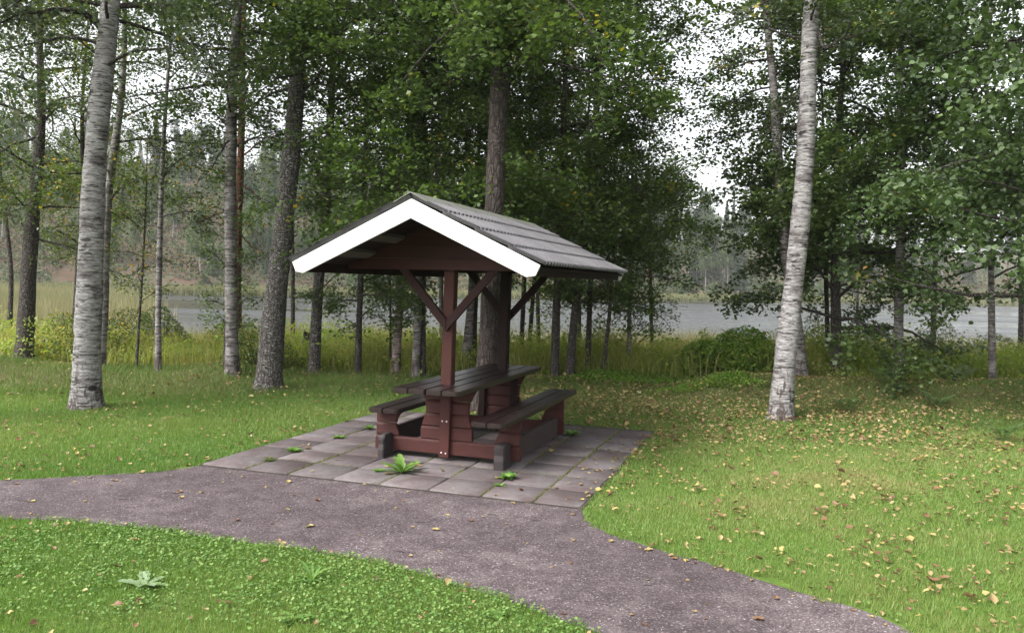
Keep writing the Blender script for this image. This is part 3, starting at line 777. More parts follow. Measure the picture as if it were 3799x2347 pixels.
T('old_birch_tree', 'massive dark rough trunk leaning right, just left of the shelter roof', [(640, 932, 72), (646, 860, 66), (655, 750, 60), (672, 600, 52), (683, 480, 49), (698, 340, 46), (708, 230, 42), (722, 60, 36), (727, 0, 34)], 'birchdark', seed=10, group=G1, top=12,
  crown=cr(4.3, 10.5, 3.0, 34, 38000, 'dark', .07, elev=(-20, 40), yellow=.012, droop=.3),
  limbs_px=[([(727, -70), (712, 20), (690, 90), (650, 130)], [11.2, 10.9, 10.7, 10.6], 40, .5, .02), ([(727, -60), (745, 20), (770, 90), (830, 140)], [11.2, 10.9, 10.7, 10.6], 44, .5, .02), ([(727, -30), (720, 70), (722, 150)], [11.2, 11, 10.9], 34, .4, .015)])
T('alder_tree', 'dark trunk directly behind the left eave of the roof', [(750, 896, 30), (756, 760, 28), (764, 620, 26), (776, 520, 24), (784, 400, 22), (796, 200, 18), (800, 60, 15)], 'birchdark', seed=11, group=G1, top=11,
  crown=cr(3.0, 10.5, 2.3, 32, 27000, 'dark', .065, yellow=.015))
# foreground leafy limbs reaching over and beside the roof
T('alder_tree', 'dark slim trunk seen under the left half of the roof', [(855, 899, 18), (858, 760, 16), (861, 690, 15), (868, 500, 13), (880, 250, 11)], 'dark', seed=12, group=G1, top=10,
  crown=cr(1.0, 9.5, 1.9, 44, 30000, 'dark', .062, yellow=.01, elev=(-15, 35)))
T('alder_sapling', 'thin leafy alder stem under the roof between dark and pinkish trunks', [(933, 892, 6), (932, 820, 6), (934, 740, 5), (931, 670, 5)], 'dark', seed=13, group=G1, top=3.2,
  crown=cr(.6, 3.0, 1.1, 26, 6500, 'dark', .062, yellow=.01, droop=.3), flare=.1)
T('birch_tree', 'pinkish smooth trunk under the roof, left of the front post', [(944, 896, 25), (950, 800, 23), (956, 720, 21), (962, 640, 19), (972, 450, 16), (985, 250, 13)], 'pink', seed=14, group=G1, top=10,
  crown=cr(3.0, 9.5, 2.0, 26, 22000, 'dark', .06, yellow=.02))
T('birch_tree', 'grey ringed trunk next to the pinkish trunk under the roof', [(992, 903, 23), (996, 820, 21), (1000, 730, 20), (1003, 640, 18), (1000, 400, 15), (1004, 150, 12)], 'birchgrey', seed=15, group=G1, top=10,
  crown=cr(2.8, 9.5, 1.9, 26, 22000, 'dark', .062, yellow=.02))
T('alder_tree', 'blackish trunk touching the grey ringed trunk under the roof', [(1011, 902, 16), (1010, 820, 16), (1011, 700, 14), (1018, 450, 12), (1010, 200, 10)], 'dark', seed=16, group=G1, top=10,
  crown=cr(2.4, 9.5, 1.8, 24, 20000, 'dark', .062, yellow=.02))
T('birch_tree', 'peeling grey birch between the front post and the thick pine', [(1112, 890, 28), (1117, 820, 24), (1124, 740, 20), (1130, 660, 18), (1120, 450, 14), (1115, 250, 12)], 'birchgrey', seed=17, group=G1, top=10,
  crown=cr(3.0, 9.5, 1.9, 26, 22000, 'dark', .06, yellow=.03))
T('alder_tree', 'dark trunk wedged between the peeling birch and the thick pine', [(1131, 888, 15), (1134, 780, 14), (1138, 680, 13), (1145, 500, 11)], 'dark', seed=18, group=G1, top=9,
  crown=cr(2.5, 8.5, 1.6, 20, 15000, 'mid', .06, yellow=.03))
T('pine_tree', 'thick trunk with scaly reddish grey bark rising behind the shelter', [(1155, 985, 66), (1166, 880, 60), (1172, 760, 54), (1178, 600, 51), (1184, 420, 49), (1191, 250, 46), (1196, 130, 43), (1204, 0, 38)], 'rough', seed=19, group=G1, top=12,
  crown=cr(4.5, 11, 3.0, 34, 36000, 'dark', .075, elev=(-25, 35), yellow=.02, droop=.3),
  limbs_px=[([(1203, -70), (1190, 20), (1165, 90), (1120, 140)], [10.6, 10.2, 9.9, 9.8], 44, .5, .02), ([(1203, -60), (1215, 30), (1235, 90), (1290, 130)], [10.6, 10.2, 10.0, 9.9], 40, .5, .02), ([(1200, -40), (1195, 60), (1200, 125)], [10.5, 10.2, 10.1], 34, .4, .015)])
T('alder_tree', 'thin dark trunk just right of the rear post, left of a pair', [(1244, 872, 14), (1249, 760, 13), (1253, 670, 12), (1262, 450, 10), (1268, 250, 8)], 'dark', seed=20, group=G1, top=9,
  crown=cr(1.25, 8.5, 1.7, 32, 23000, 'mid', .06, yellow=.02, elev=(-15, 40)))
T('alder_tree', 'thin dark trunk just right of the rear post, right of a pair', [(1261, 870, 12), (1268, 780, 12), (1275, 690, 11), (1290, 500, 9)], 'dark', seed=21, group=G1, top=8,
  crown=cr(1.9, 7.5, 1.5, 22, 15000, 'dark', .06, yellow=.02))
T('alder_tree', 'upright brown trunk below the right eave, first of four', [(1325, 910, 24), (1328, 800, 22), (1330, 700, 21), (1336, 560, 19), (1345, 400, 17), (1350, 200, 14)], 'dark', seed=22, group=G1, top=10,
  crown=cr(1.5, 9.5, 2.1, 36, 32000, 'dark', .065, yellow=.015, elev=(-15, 40)))
T('aspen_tree', 'brown trunk leaning right below the right eave, second of four', [(1361, 912, 24), (1368, 800, 21), (1379, 690, 20), (1392, 560, 18), (1408, 400, 16), (1424, 280, 14), (1428, 150, 12)], 'dark', seed=23, group=G1, top=10,
  crown=cr(2.3, 9.5, 1.8, 34, 27000, 'dark', .065, yellow=.02), limbs_px=[([(1412, 380), (1440, 350), (1480, 330), (1530, 322)], [14.7, 14.5, 14.4, 14.3], 14, .5, .02)])
T('alder_tree', 'black straight trunk below the roof corner, third of four', [(1404, 902, 16), (1407, 800, 15), (1410, 700, 14), (1416, 560, 12), (1425, 380, 9)], 'dark', seed=24, group=G1, top=8.5,
  crown=cr(1.25, 8, 1.9, 34, 25000, 'mid', .06, yellow=.02))
T('birch_tree', 'crooked slanting thin trunk below the roof corner, fourth of four', [(1439, 908, 13), (1446, 850, 11), (1452, 790, 10), (1462, 700, 9), (1468, 580, 8)], 'dark', seed=25, group=G1, top=4.5,
  crown=cr(1.15, 4.3, 1.6, 26, 14000, 'mid', .06, yellow=.02, elev=(-10, 35)))
T('birch_tree', 'slim black and white birch standing alone in front of the water', [(1502, 893, 15), (1503, 800, 12), (1505, 715, 11), (1508, 600, 9)], 'birch', seed=26, group=G1, top=4.6,
  crown=cr(1.2, 4.4, 1.7, 26, 15000, 'mid', .055, yellow=.02, elev=(-20, 35), droop=.35))
T('birch_tree', 'big leaning white birch on the right lawn edge', [(1864, 1003, 62), (1872, 900, 58), (1882, 800, 54), (1896, 680, 50), (1908, 560, 49), (1922, 420, 46), (1930, 280, 45), (1937, 130, 41), (1941, 0, 38)], 'birch', seed=27, group=G1, top=12,
  crown=cr(4.6, 10.5, 1.9, 24, 10000, 'grey', .06, elev=(-5, 40), yellow=.03),
  limbs_px=[([(1945, 110), (1980, 112), (2030, 112)], [10.4, 10.3, 10.2], 6, .4, .03), ([(1945, 60), (1975, 115), (2010, 95), (2030, 60)], [10.4, 10.2, 10.1, 10.1], 5, .4, .03), ([(1925, 200), (1880, 260), (1830, 330)], [10.4, 10.5, 10.6], 10, .5, .02)])
T('birch_tree', 'second white birch crossing behind the big leaning one', [(1916, 922, 44), (1908, 840, 36), (1897, 740, 32), (1884, 640, 29), (1872, 560, 28), (1864, 430, 27), (1858, 330, 25), (1852, 240, 22), (1830, 60, 17), (1826, 0, 16)], 'birchgrey', seed=28, group=G1, top=11,
  crown=cr(4.2, 10, 1.5, 22, 8000, 'grey', .06, elev=(-20, 45), yellow=.09))
T('linden_tree', 'dark trunk with low spreading dark green limbs right of the white birch pair', [(1998, 915, 30), (1997, 800, 27), (1996, 620, 24), (2002, 430, 20), (2005, 250, 16)], 'dark', seed=29, group=G1, top=10,
  crown=cr(.95, 9.5, 3.1, 52, 52000, 'dark', .08, elev=(-12, 35), yellow=.01, prof=lambda u: 1.0 - .45 * u, leaf=dict(aspect=.95)),
  limbs_px=[([(1996, 520), (1960, 500), (1930, 480), (1850, 478), (1770, 500)], [15, 14.8, 14.6, 14.4, 14.2], 30, .5, .028), ([(1996, 640), (1930, 600), (1840, 580), (1730, 590)], [15, 14.8, 14.7, 14.5], 30, .5, .028)])
T('aspen_tree', 'slimmer dark stem tight on the left of the low spreading linden', [(1978, 905, 13), (1977, 780, 12), (1974, 640, 11), (1965, 450, 9)], 'dark', seed=30, group=G1, Y=16, top=8,
  crown=cr(1.7, 7.5, 2.0, 26, 16000, 'dark', .07, yellow=.01))
T('birch_tree', 'very thin pale birch stem in front of the bright water', [(2048, 860, 9), (2049, 780, 8), (2050, 700, 7), (2056, 500, 6)], 'birch', seed=31, group=G1, Y=18, top=7,
  crown=cr(2.0, 6.5, 1.6, 20, 8000, 'mid', .06, yellow=.02))
T('aspen_tree', 'grey trunk between the spreading linden and the right frame tree', [(2147, 924, 27), (2148, 840, 25), (2148, 740, 23), (2150, 560, 20), (2152, 380, 17), (2155, 200, 14)], 'birchgrey', seed=32, group=G1, top=10,
  crown=cr(2.1, 9.5, 2.6, 46, 40000, 'aspen', .08, elev=(-12, 35), yellow=.01, prof=lambda u: 1.0 - .4 * u))
T('aspen_tree', 'thin grey trunk standing alone near the right end of the bank', [(2372, 942, 20), (2371, 850, 18), (2369, 720, 16), (2363, 500, 13), (2360, 300, 10)], 'birchgrey', seed=33, group=G1, top=9,
  crown=cr(1.9, 8.5, 2.4, 36, 20000, 'aspen', .08, elev=(-12, 35), yellow=.01, prof=lambda u: 1.0 - .4 * u))
# trees behind the first rank, filling the canopy
for i, (x, y, w, tp, lab) in enumerate([
        (700, 838, 12, 10, 'thin stem behind the massive dark trunk'), (1060, 842, 14, 11, 'trunk hidden behind the front post of the shelter'),
        (1215, 838, 15, 11, 'trunk hidden behind the rear post of the shelter'), (1290, 840, 12, 10.5, 'thin trunk behind the pair right of the rear post'),
        (1385, 838, 13, 9.5, 'thin trunk behind the four below the right eave'), (1560, 840, 10, 4.8, 'slight birch with drooping leaves before the open water'), (2230, 850, 15, 10, 'trunk far behind the aspen foliage on the right'), (2440, 850, 15, 10, 'trunk at the right frame edge behind aspen foliage'),
        (20, 845, 14, 9, 'trunk at the left frame edge behind yellowing rowans')]):
    T('alder_tree', lab, [(x, y, w), (x + R.uniform(-8, 8), y - 180, w * .85), (x + R.uniform(-20, 20), y - 420, w * .7)], 'dark', seed=60 + i, group=G1, Y=18.5, top=tp,
      crown=cr(3.0 if i != 5 else 2.0, tp - .4, 2.6 if i != 5 else 1.7, 26, 8500 if i != 5 else 9000, ['dark', 'mid'][i % 2], .075, yellow=.02))
# the near aspen whose crown hangs in from beyond the right frame edge
def near_tree(name, label, X, Y, h, rr, crown, bark, seed):
    g = np.random.default_rng(seed); zs = np.linspace(-.05, h, 60)
    P = np.stack([X + .15 * np.sin(zs * .5), Y + .1 * np.sin(zs * .7 + 1), zs], 1); r = rr * (1 - .75 * zs / h) * (1 + .3 * np.exp(-zs / .15))
    root = empty(name, tuple(P[0])); tag(root, label, 'tree', G1); O = P[0]
    V, F = tube(P - O, r, 16, rough=.03, g=g); mk('trunk', V, [F], barkM[bark], root, smooth=True)
    c = dict(crown); mat = c.pop('mat'); n = c.pop('n'); size = c.pop('size'); kw = c.pop('leaf', {}); yel = c.pop('yellow', .01)
    vb, fb, nb, ta, tb = branching(P - O, r, c.pop('z0'), c.pop('z1'), c.pop('R'), c.pop('nl'), g, **c)
    mk('branches', np.concatenate(vb), [np.concatenate(fb)], barkM['dark'], root, smooth=True)
    V, F, T_ = foliage(ta, tb, n, size, g, .09, yel, shape='h', **kw); mk('crown', V, [F], leafM[mat], root, tint=T_)
near_tree('aspen_tree', 'large leaved aspen whose trunk stands beyond the right frame edge', 7.35, 9.4, 9, .12,
          dict(z0=1.6, z1=7.5, R=3.5, nl=60, n=68000, mat='aspen', size=.066, elev=(4, 28), droop=.04, sub=(9, 14), leaf=dict(aspect=.95, up=.35, down=.8), prof=lambda u: 1.0 - .25 * u), 'birchgrey', 77)
near_tree('birch_tree', 'birch beyond the left frame edge with leaves hanging into the upper left corner', -7.0, 8.6, 10, .14,
          dict(z0=3.4, z1=9, R=3.2, nl=30, n=13000, mat='grey', size=.055, elev=(-10, 30), droop=.35, sub=(9, 14), leaf=dict(aspect=.8, up=.1, down=1.2)), 'birch', 78)

# leafy low limb of an alder in front of the big dark trunk (bright leaves left of and above the roof)
T('alder_tree', 'young alder with fresh green leaves between the big dark trunk and the roof', [(1072, 936, 13), (1074, 800, 12), (1070, 650, 11), (1050, 480, 9)], 'dark', seed=90, group=G1, Y=11.9, top=3.6, crown=cr(2.45, 3.5, 2.7, 26, 14000, 'mid', .07, elev=(-8, 18), prof=lambda u: 1 - .3 * u, yellow=.01, sub=(9, 13)))
T('alder_tree', 'young alder with fresh green leaves above the ridge, beside the thick pine', [(1200, 932, 12), (1204, 800, 11), (1208, 650, 10), (1215, 480, 9)], 'dark', seed=91, group=G1, Y=12.2, top=3.5, crown=cr(2.45, 3.3, 1.9, 18, 7500, 'mid', .07, elev=(-8, 18), prof=lambda u: 1 - .3 * u, yellow=.01, sub=(9, 13)))

# ------------------------------------------------------------------ ground vegetation
def blade_tris(x, y, z, h, w, lean, g, segs=1):
    n = len(x); a = g.uniform(0, 6.283, n); la = g.uniform(0, 6.283, n)
    B = np.stack([x, y, z], 1); side = np.stack([np.cos(a), np.sin(a), np.zeros(n)], 1) * (w / 2)[:, None]
    ln = np.stack([np.cos(la), np.sin(la), np.zeros(n)], 1) * (lean * h)[:, None]; up = np.array([[0, 0, 1.]]) * h[:, None]
    if segs == 1:
        V = np.stack([B - side, B + side, B + up * .95 + ln], 1).reshape(-1, 3)
        return V, [(np.arange(n) * 3)[:, None] + np.array([[0, 1, 2]])]
    Mid = B + up * .6 + ln * .3
    V = np.stack([B - side, B + side, Mid + side * .8, Mid - side * .8, B + up * .92 + ln], 1).reshape(-1, 3); k = (np.arange(n) * 5)[:, None]
    return V, [k + np.array([[0, 1, 2, 3]]), k + np.array([[3, 2, 4]])]

def lawn():
    g = np.random.default_rng(5)
    V, F, T_ = [], [], []; nb = 0
    n = 2450000
    d = np.sqrt(g.uniform(2.4 ** 2, 13.9 ** 2, n)); a = g.uniform(-.84, .84, n)
    keep = g.random(n) < np.clip((4.2 / d) ** 1.15, .16, 1) ; d = d[keep]; a = a[keep]
    x, y = d * np.sin(a), d * np.cos(a)
    ok = ~on_hard(x, y, .065); x, y, d = x[ok], y[ok], d[ok]
    fade = smooth(12.3, 11.0, y + .7 * snoise(x, y, .8, 41) + .9 * smooth(1, 3, x)); ok = g.random(len(x)) < .12 + .88 * fade; x, y, d, fade = x[ok], y[ok], d[ok], fade[ok]
    n = len(x)
    pn = .5 + .5 * snoise(x, y, 1.1, 42); fine = .5 + .5 * snoise(x, y, 6, 43)
    edge = on_hard(x, y, .14).astype(float)
    h = (.014 + .020 * g.random(n)) * (1 + .8 * fine) * (1 + .5 * edge); h = h * np.where(y > 9, 1.15, 1)
    w = .0030 * (d / 4) ** .75 * (1 + .4 * g.random(n))
    t = np.clip(.15 + .38 * pn + .22 * fine + .30 * g.random(n) - .1, 0, .9); t = np.where(g.random(n) < .05, .97, t); 
    t = np.clip(t + .14 * smooth(.3, 2.0, x) * smooth(9.5, 8, y), 0, 1)
    z = gz(x, y)
    V, F = blade_tris(x, y, z - .003, h, w, g.uniform(.15, .7, n), g)
    o = mk('lawn_grass', V, F, grassM, tint=t); tag(o, 'short mown green lawn grass', 'grass', kind='stuff')
lawn()

def clover():
    g = np.random.default_rng(6); n = 85000
    d = np.sqrt(g.uniform(3.0 ** 2, 6.3 ** 2, n)); a = g.uniform(-.68, .68, n); x, y = d * np.sin(a), d * np.cos(a)
    ok = ~on_hard(x, y, .03) & (x < 2.2) & (snoise(x, y, 1.6, 51) + .5 * snoise(x, y, 7, 52) > np.where(x > .55, .45, -.5 + 1.3 * smooth(.9, 1.5, np.interp(x, [-9, -6, -4.5, -3.46, -2.66, -1.74, -.92, -.02, .43, .8, 1.1], [3.9, 4.75, 5.25, 5.42, 5.36, 5.08, 4.81, 4.25, 3.85, 3.2, 1.2]) - y)) + g.normal(0, .3, n) + .45 * snoise(x, y, 3.5, 53)); x, y = x[ok], y[ok]; n = len(x)
    P = np.stack([x, y, .012 + .032 * g.random(n)], 1)
    V, F, m = leaves(P, (.009 + .011 * g.random(n)), g, up=.9, shape='h', aspect=.95)
    o = mk('clover_weeds', V, [F], leaf_mat('clover', [(0, (.07, .15, .035)), (.6, (.14, .24, .055)), (1, (.22, .30, .10))], .3, .65, .3), tint=np.repeat(g.random(n), m))
    tag(o, 'broad leaved clover and weeds in the near lawn', 'weeds', kind='stuff')
clover()

def rough_veg():
    g = np.random.default_rng(8)
    # low scrappy cover on the bank
    n = 165000; y = g.uniform(9.6, 16.5, n); x = g.uniform(-.88, .88, n) * y
    ok = (g.random(n) < smooth(10.6, 12.0, y + .7 * snoise(x, y, .8, 41) + .9 * smooth(1, 3, x))); x, y = x[ok], y[ok]; n = len(x)
    h = (.05 + .09 * g.random(n)) * (1 + .8 * smooth(13.5, 15.5, y)); pn = .5 + .5 * snoise(x, y, 1.3, 45)
    V, F = blade_tris(x, y, gz(x, y) - .005, h, .006 + .006 * g.random(n), g.uniform(.2, 1.0, n), g)
    mm = leaf_mat('bank_grass', [(0, (.06, .115, .028)), (.5, (.12, .18, .045)), (.78, (.17, .17, .07)), (1, (.20, .13, .075))], .3, .6, .2)
    o = mk('bank_grass', V, F, mm, tint=np.clip(.05 + .5 * pn + .33 * g.random(n), 0, 1)); tag(o, 'scrappy brownish grass on the bank under the trees', 'grass', kind='stuff')
    # tall grass
    n = 250000; y = 13.9 + 13.6 * g.random(n) ** .95; x = g.uniform(-.88, .88, n) * y
    pn = snoise(x, y, .7, 46); ok = g.random(n) < smooth(13.9, 15.4, y + .8 * snoise(x, y, .9, 47)) ; x, y, pn = x[ok], y[ok], pn[ok]; n = len(x)
    far = smooth(17, 24, y)
    cl = snoise(x, y, 2.6, 58); h = (.18 + .46 * g.random(n)) * np.clip(1 + .35 * pn + .6 * cl, .25, 2.3) + .70 * far * g.random(n) ** 1.5
    t = np.clip(.40 + .40 * g.random(n) + .22 * pn + .14 * cl + .40 * far * (.4 + .6 * g.random(n)), 0, 1)
    V, F = blade_tris(x, y, gz(x, y) - .01, h, .008 + .008 * g.random(n), g.uniform(.1, .55, n), g, 2)
    o = mk('tall_grass', V, F, tallM, tint=np.concatenate([t, t])); tag(o, 'tall unmown yellow green grass between the trees and the lake', 'tall grass', kind='stuff')
    # herbs: leafy undergrowth
    n = 320000; y = 13.9 + 11.2 * g.random(n) ** 1.1; x = g.uniform(-.86, .86, n) * y
    c = snoise(x, y, 1.1, 48) + .5 * snoise(x, y, 3.3, 49); ok = (g.random(n) < smooth(13.8, 15.6, y)) & (c > -.6); x, y, c = x[ok], y[ok], c[ok]; n = len(x)
    hh = .18 + .56 * np.clip(c + .45, 0, 1.4) * (1 - .4 * smooth(20, 25, y)); z = gz(x, y) + hh * (1 + .5 * snoise(x, y, 6, 59)) * g.random(n) ** .7
    P = np.stack([x, y, z], 1); V, F, m = leaves(P, .05 + .04 * g.random(n), g, up=.35, aspect=.5)
    o = mk('undergrowth', V, [F], leaf_mat('herb_leaf', [(0, (.10, .17, .03)), (.5, (.20, .28, .05)), (.85, (.32, .34, .09)), (1, (.34, .24, .11))], .5, .5),
           tint=np.clip(.40 + .32 * snoise(x, y, .8, 50) + .16 * snoise(x, y, 3, 60) + .4 * g.random(n), 0, 1)); tag(o, 'leafy yellow green undergrowth on the lake bank', 'undergrowth', kind='stuff')
    # reeds at the near shore
    n = 30000; y = g.uniform(22.5, 28, n); x = g.uniform(-.7, .72, n) * y
    ok = snoise(x, y, .5, 53) + .4 * snoise(x, y, 2, 54) > -.2 + .5 * (x < -5); x, y = x[ok], y[ok]; n = len(x)
    h = 1.0 + .75 * g.random(n)
    V, F = blade_tris(x, y, np.maximum(gz(x, y), WATERZ - .1), h + .1, .014 + .012 * g.random(n), .12 + .25 * g.random(n), g, 2)
    t = np.clip(.25 + .7 * g.random(n), 0, 1); o = mk('reeds', V, F, reedM, tint=np.concatenate([t, t])); tag(o, 'pale yellow reeds at the near edge of the lake', 'reeds', kind='stuff')
    # reed marsh on the left, and the strip along the far shore
    n = 110000; y = np.sqrt(g.uniform(26 ** 2, 118 ** 2, n)); lim = -.43 - .11 * g.random(n) ** .5 + .02 * snoise(y * .1, y * .07, 1.0, 55) - .04 * (y < 45); x = (lim - .62 * g.random(n) * .75) * y
    w = .012 + .0009 * y; h = 1.0 + .6 * g.random(n)
    Va, Fa = blade_tris(x, y, np.full(n, WATERZ - .05), h, w, .1 + .25 * g.random(n), g)
    n2 = 60000; x2 = g.uniform(-110, 150, n2); y2 = shore(x2) + g.uniform(-5, 2, n2) + 2.5 * snoise(x2, x2 * 0, .15, 56) * .6
    Vb, Fb = blade_tris(x2, y2, np.maximum(gz(x2, y2), WATERZ - .05), 1.1 + .8 * g.random(n2), np.full(n2, .16), .1 + .2 * g.random(n2), g)
    t = np.clip(np.concatenate([.10 + .35 * (.5 + .5 * snoise(x, y * .6, .12, 57)) + .4 * g.random(n), .1 + .6 * g.random(n2)]), 0, 1)
    o = mk('marsh_reeds', np.concatenate([Va, Vb]), [np.concatenate([Fa[0], Fb[0] + len(Va)])], reedM, tint=t); tag(o, 'pale reed beds along the far and left lake shore', 'reeds', kind='stuff')
rough_veg()

def patch(name, label, cat, cx, cy, rx, ry, h, n, mat, size, seed, kind=None, dome=True, stems=True, gapn=3.0):
    g = np.random.default_rng(seed); O = np.array([cx, cy, float(gz(cx, cy))])
    m = n * 2; a = g.uniform(0, 6.283, m); r = np.sqrt(g.random(m)) * (1 + .22 * np.sin(a * 3 + seed) + .15 * np.sin(a * 7 + seed)); x, y = r * np.cos(a) * rx, r * np.sin(a) * ry
    hh = h * np.sqrt(np.clip(1 - (np.minimum(r, 1) * .95) ** 2, .02, 1)) * (1 + .45 * snoise(x + seed, y, gapn, seed)) if dome else h * (1 + .4 * snoise(x + seed, y, gapn, seed))
    z = hh * (1 - g.random(m) ** 2.0 * .8); k = g.random(m) < .5
    x, y, z = x[k], y[k], z[k]; n = len(x)
    zz = gz(cx + x, cy + y) - O[2]
    P = np.stack([x, y, z + zz], 1)
    V, F, q = leaves(P, np.full(n, size), g, up=.6, shape='h' if size > .05 else 'q', aspect=.75)
    if kind:
        o = mk(name, V + O, [F], mat, tint=np.repeat(g.random(n), q)); tag(o, label, cat, kind=kind); return
    root = empty(name, tuple(O)); tag(root, label, cat)
    mk('foliage', V, [F], mat, root, tint=np.repeat(g.random(n), q))
    ns = 40; s = g.integers(0, n, ns); A = P[s] * np.array([.25, .25, 0]); B = P[s]
    V, F = prisms(A, B, np.full(ns, .008), np.full(ns, .003), 4); mk('stem', V, [F], barkM['dark'], root)
b = hit(1760, 908); patch('bush', 'rounded bright green bush on the bank, left of the big leaning birch', 'bush', b[0], b[1] + .5, 1.05, .7, .82, 6500, leafM['bright'], .055, 201)
b = hit(560, 905); patch('bush', 'loose dark green shrub around the foot of the straight grey birch', 'bush', b[0] + .1, b[1] + 1.0, .7, .5, .75, 1800, leafM['mid'], .05, 202)
b = hit(105, 880); patch('bush', 'low yellowing rowan shrub at the foot of the leaning rowan', 'bush', b[0] + .6, b[1] + .4, .9, .5, 1.0, 2500, leafM['yel'], .05, 203)
b = hit(1620, 925); patch('bright_ground_cover', 'fresh light green ground cover behind the leaf litter', 'ground cover', b[0] - .3, b[1] + .3, 1.7, .8, .10, 7000, leafM['bright'], .045, 204, kind='stuff', dome=False)
b = hit(1700, 952); patch('bright_ground_cover', 'light green ground cover patch nearest the leaf litter', 'ground cover', b[0], b[1] + .1, .75, .35, .08, 3000, leafM['bright'], .04, 205, kind='stuff', dome=False)
b = hit(2000, 905); patch('bush', 'olive green brush around the dark linden trunk', 'bush', b[0] + 1.2, b[1] + 1.2, 2.6, 1.0, .95, 9000, leafM['yel'], .045, 206)
b = hit(2300, 905); patch('bush', 'olive green brush at the right end of the bank', 'bush', b[0] + .6, b[1] + 1.3, 2.4, .9, .85, 7000, leafM['yel'], .045, 207)

for bx, by, off, rx_, h_, n_, mt, lb in [(300, 880, 1.6, .8, .9, 3200, 'mid', 'loose green shrub behind the crooked sapling'), (480, 880, 1.8, .7, .85, 2400, 'yel', 'yellow green shrub between the ringed birch and the straight grey birch'),
        (700, 880, 2.4, .7, .6, 2000, 'bright', 'light green shrub behind the massive dark trunk'), (1480, 880, 2.0, 1.0, .75, 3600, 'yel', 'yellow green brush behind the slim lone birch'),
        (90, 870, 2.6, 1.3, .95, 5000, 'yel', 'yellow green brush behind the leaning rowan'), (1640, 870, 2.6, 1.2, .7, 3600, 'bright', 'light green brush behind the rounded bright bush')]:
    b = hit(bx, by); patch('bush', lb, 'bush', b[0], b[1] + off, rx_, .5, h_, n_, leafM[mt], .048, 210 + bx)

def ferns():
    mf = leaf_mat('fern_frond', [(0, (.07, .14, .035)), (1, (.14, .24, .06))], .35, .5)
    labs = [('fern on the bank below the grey aspen trunk', 2110, 958, .45), ('large fern at the right end of the bank', 2292, 935, .6), ('fern left of the lone thin grey trunk', 2240, 985, .4),
            ('low fern on the bank right of the big leaning birch', 2020, 990, .42), ('fern growing nearest the right frame edge', 2395, 1055, .4)]
    for i, (lab, px, py, sz) in enumerate(labs):
        g = np.random.default_rng(300 + i); p = hit(px, py); z = float(gz(p[0], p[1])); V, F = [], []; nb = 0
        for k in range(9):
            a = k / 9 * 6.283 + g.uniform(-.2, .2); L_ = sz * g.uniform(.7, 1.1); t = np.linspace(0, 1, 15)
            px_ = np.stack([np.cos(a) * L_ * t * .6, np.sin(a) * L_ * t * .6, L_ * (t * 1.35 - .70 * t ** 2)], 1)
            side = np.array([-math.sin(a), math.cos(a), 0])
            for j in range(1, 14):
                wl = L_ * .22 * math.sin(math.pi * (t[j] * .85 + .1)); fw = np.array([math.cos(a), math.sin(a), -.2]) * wl * .4
                for s in (-1, 1):
                    b = px_[j]; tip = b + side * s * wl + fw; m1 = b + side * s * wl * .4 + fw * .9; m2 = b + side * s * wl * .5 - fw * .1
                    V += [b, m1, tip, m2]; F.append((nb, nb + 1, nb + 2, nb + 3)); nb += 4
        o = mk('fern', np.array(V), [np.array(F)], mf, tint=g.random(len(F))); o.location = (p[0], p[1], z); tag(o, lab, 'fern', 'ferns on the bank')
ferns()

# ------------------------------------------------------------------ weeds on the patio and lawn
def rosette(name, label, px, py, n, ln, wid, up, mat, seed, group=None, z=.02, narrow=False):
    g = np.random.default_rng(seed); p = hit(px, py, z); V, F = [], []; nb = 0; T_ = []
    for k in range(n):
        a = k * 2.4 + g.uniform(-.3, .3); L_ = ln * g.uniform(.6, 1.1); el = g.uniform(*up); m = 7
        c = np.array([math.cos(a), math.sin(a), 0]); sd = np.array([-math.sin(a), math.cos(a), 0]); o0 = c * g.uniform(0, .01)
        for j in range(m + 1):
            t = j / m; q = o0 + c * L_ * t * math.cos(el * (1 - .5 * t)) + np.array([0, 0, L_ * (math.sin(el) * t - .35 * math.sin(el) * t * t)])
            w = wid * L_ * (math.sin(math.pi * min(1, t * .8 + .12)) ** .8) * (1 + .18 * ((-1) ** j)) * (0.02 if j == m else 1)
            V += [q - sd * w + np.array([0, 0, w * .3]), q, q + sd * w + np.array([0, 0, w * .3])]
        for j in range(m):
            r = nb + j * 3; F += [(r, r + 1, r + 4, r + 3), (r + 1, r + 2, r + 5, r + 4)]
        T_ += [g.random()] * (2 * m); nb += 3 * (m + 1)
    o = mk(name, np.array(V), [np.array(F)], mat, tint=T_, smooth=True); o.location = (p[0], p[1], z); tag(o, label, 'weed', group)
    return o
wm = leaf_mat('weed_leaf', [(0, (.07, .15, .03)), (.6, (.13, .24, .05)), (1, (.22, .33, .10))], .35, .4)
wg = leaf_mat('mullein_leaf', [(0, (.14, .22, .10)), (1, (.24, .32, .17))], .3, .6)
GW = 'weeds growing in the patio joints'
rosette('dandelion_plant', 'tall leafy dandelion growing from the slabs in front of the left foot block', 962, 1128, 15, .20, .15, (.35, 1.35), wm, 400, GW)
rosette('weed_plant', 'dense low weed tuft at the foot of the right foot block', 1213, 1143, 46, .085, .22, (.1, 1.0), wm, 401, GW)
rosette('weed_plant', 'leafy weed tuft on the left part of the patio', 703, 1078, 30, .09, .18, (.1, .9), wm, 402, GW)
rosette('weed_plant', 'dry yellowish weed tuft at the left patio joint', 645, 1100, 30, .075, .10, (.1, .5), leafM['yel'], 403, GW)
rosette('weed_plant', 'small weed tuft beside the left bench', 810, 1046, 26, .08, .16, (.1, .7), wm, 404, GW)
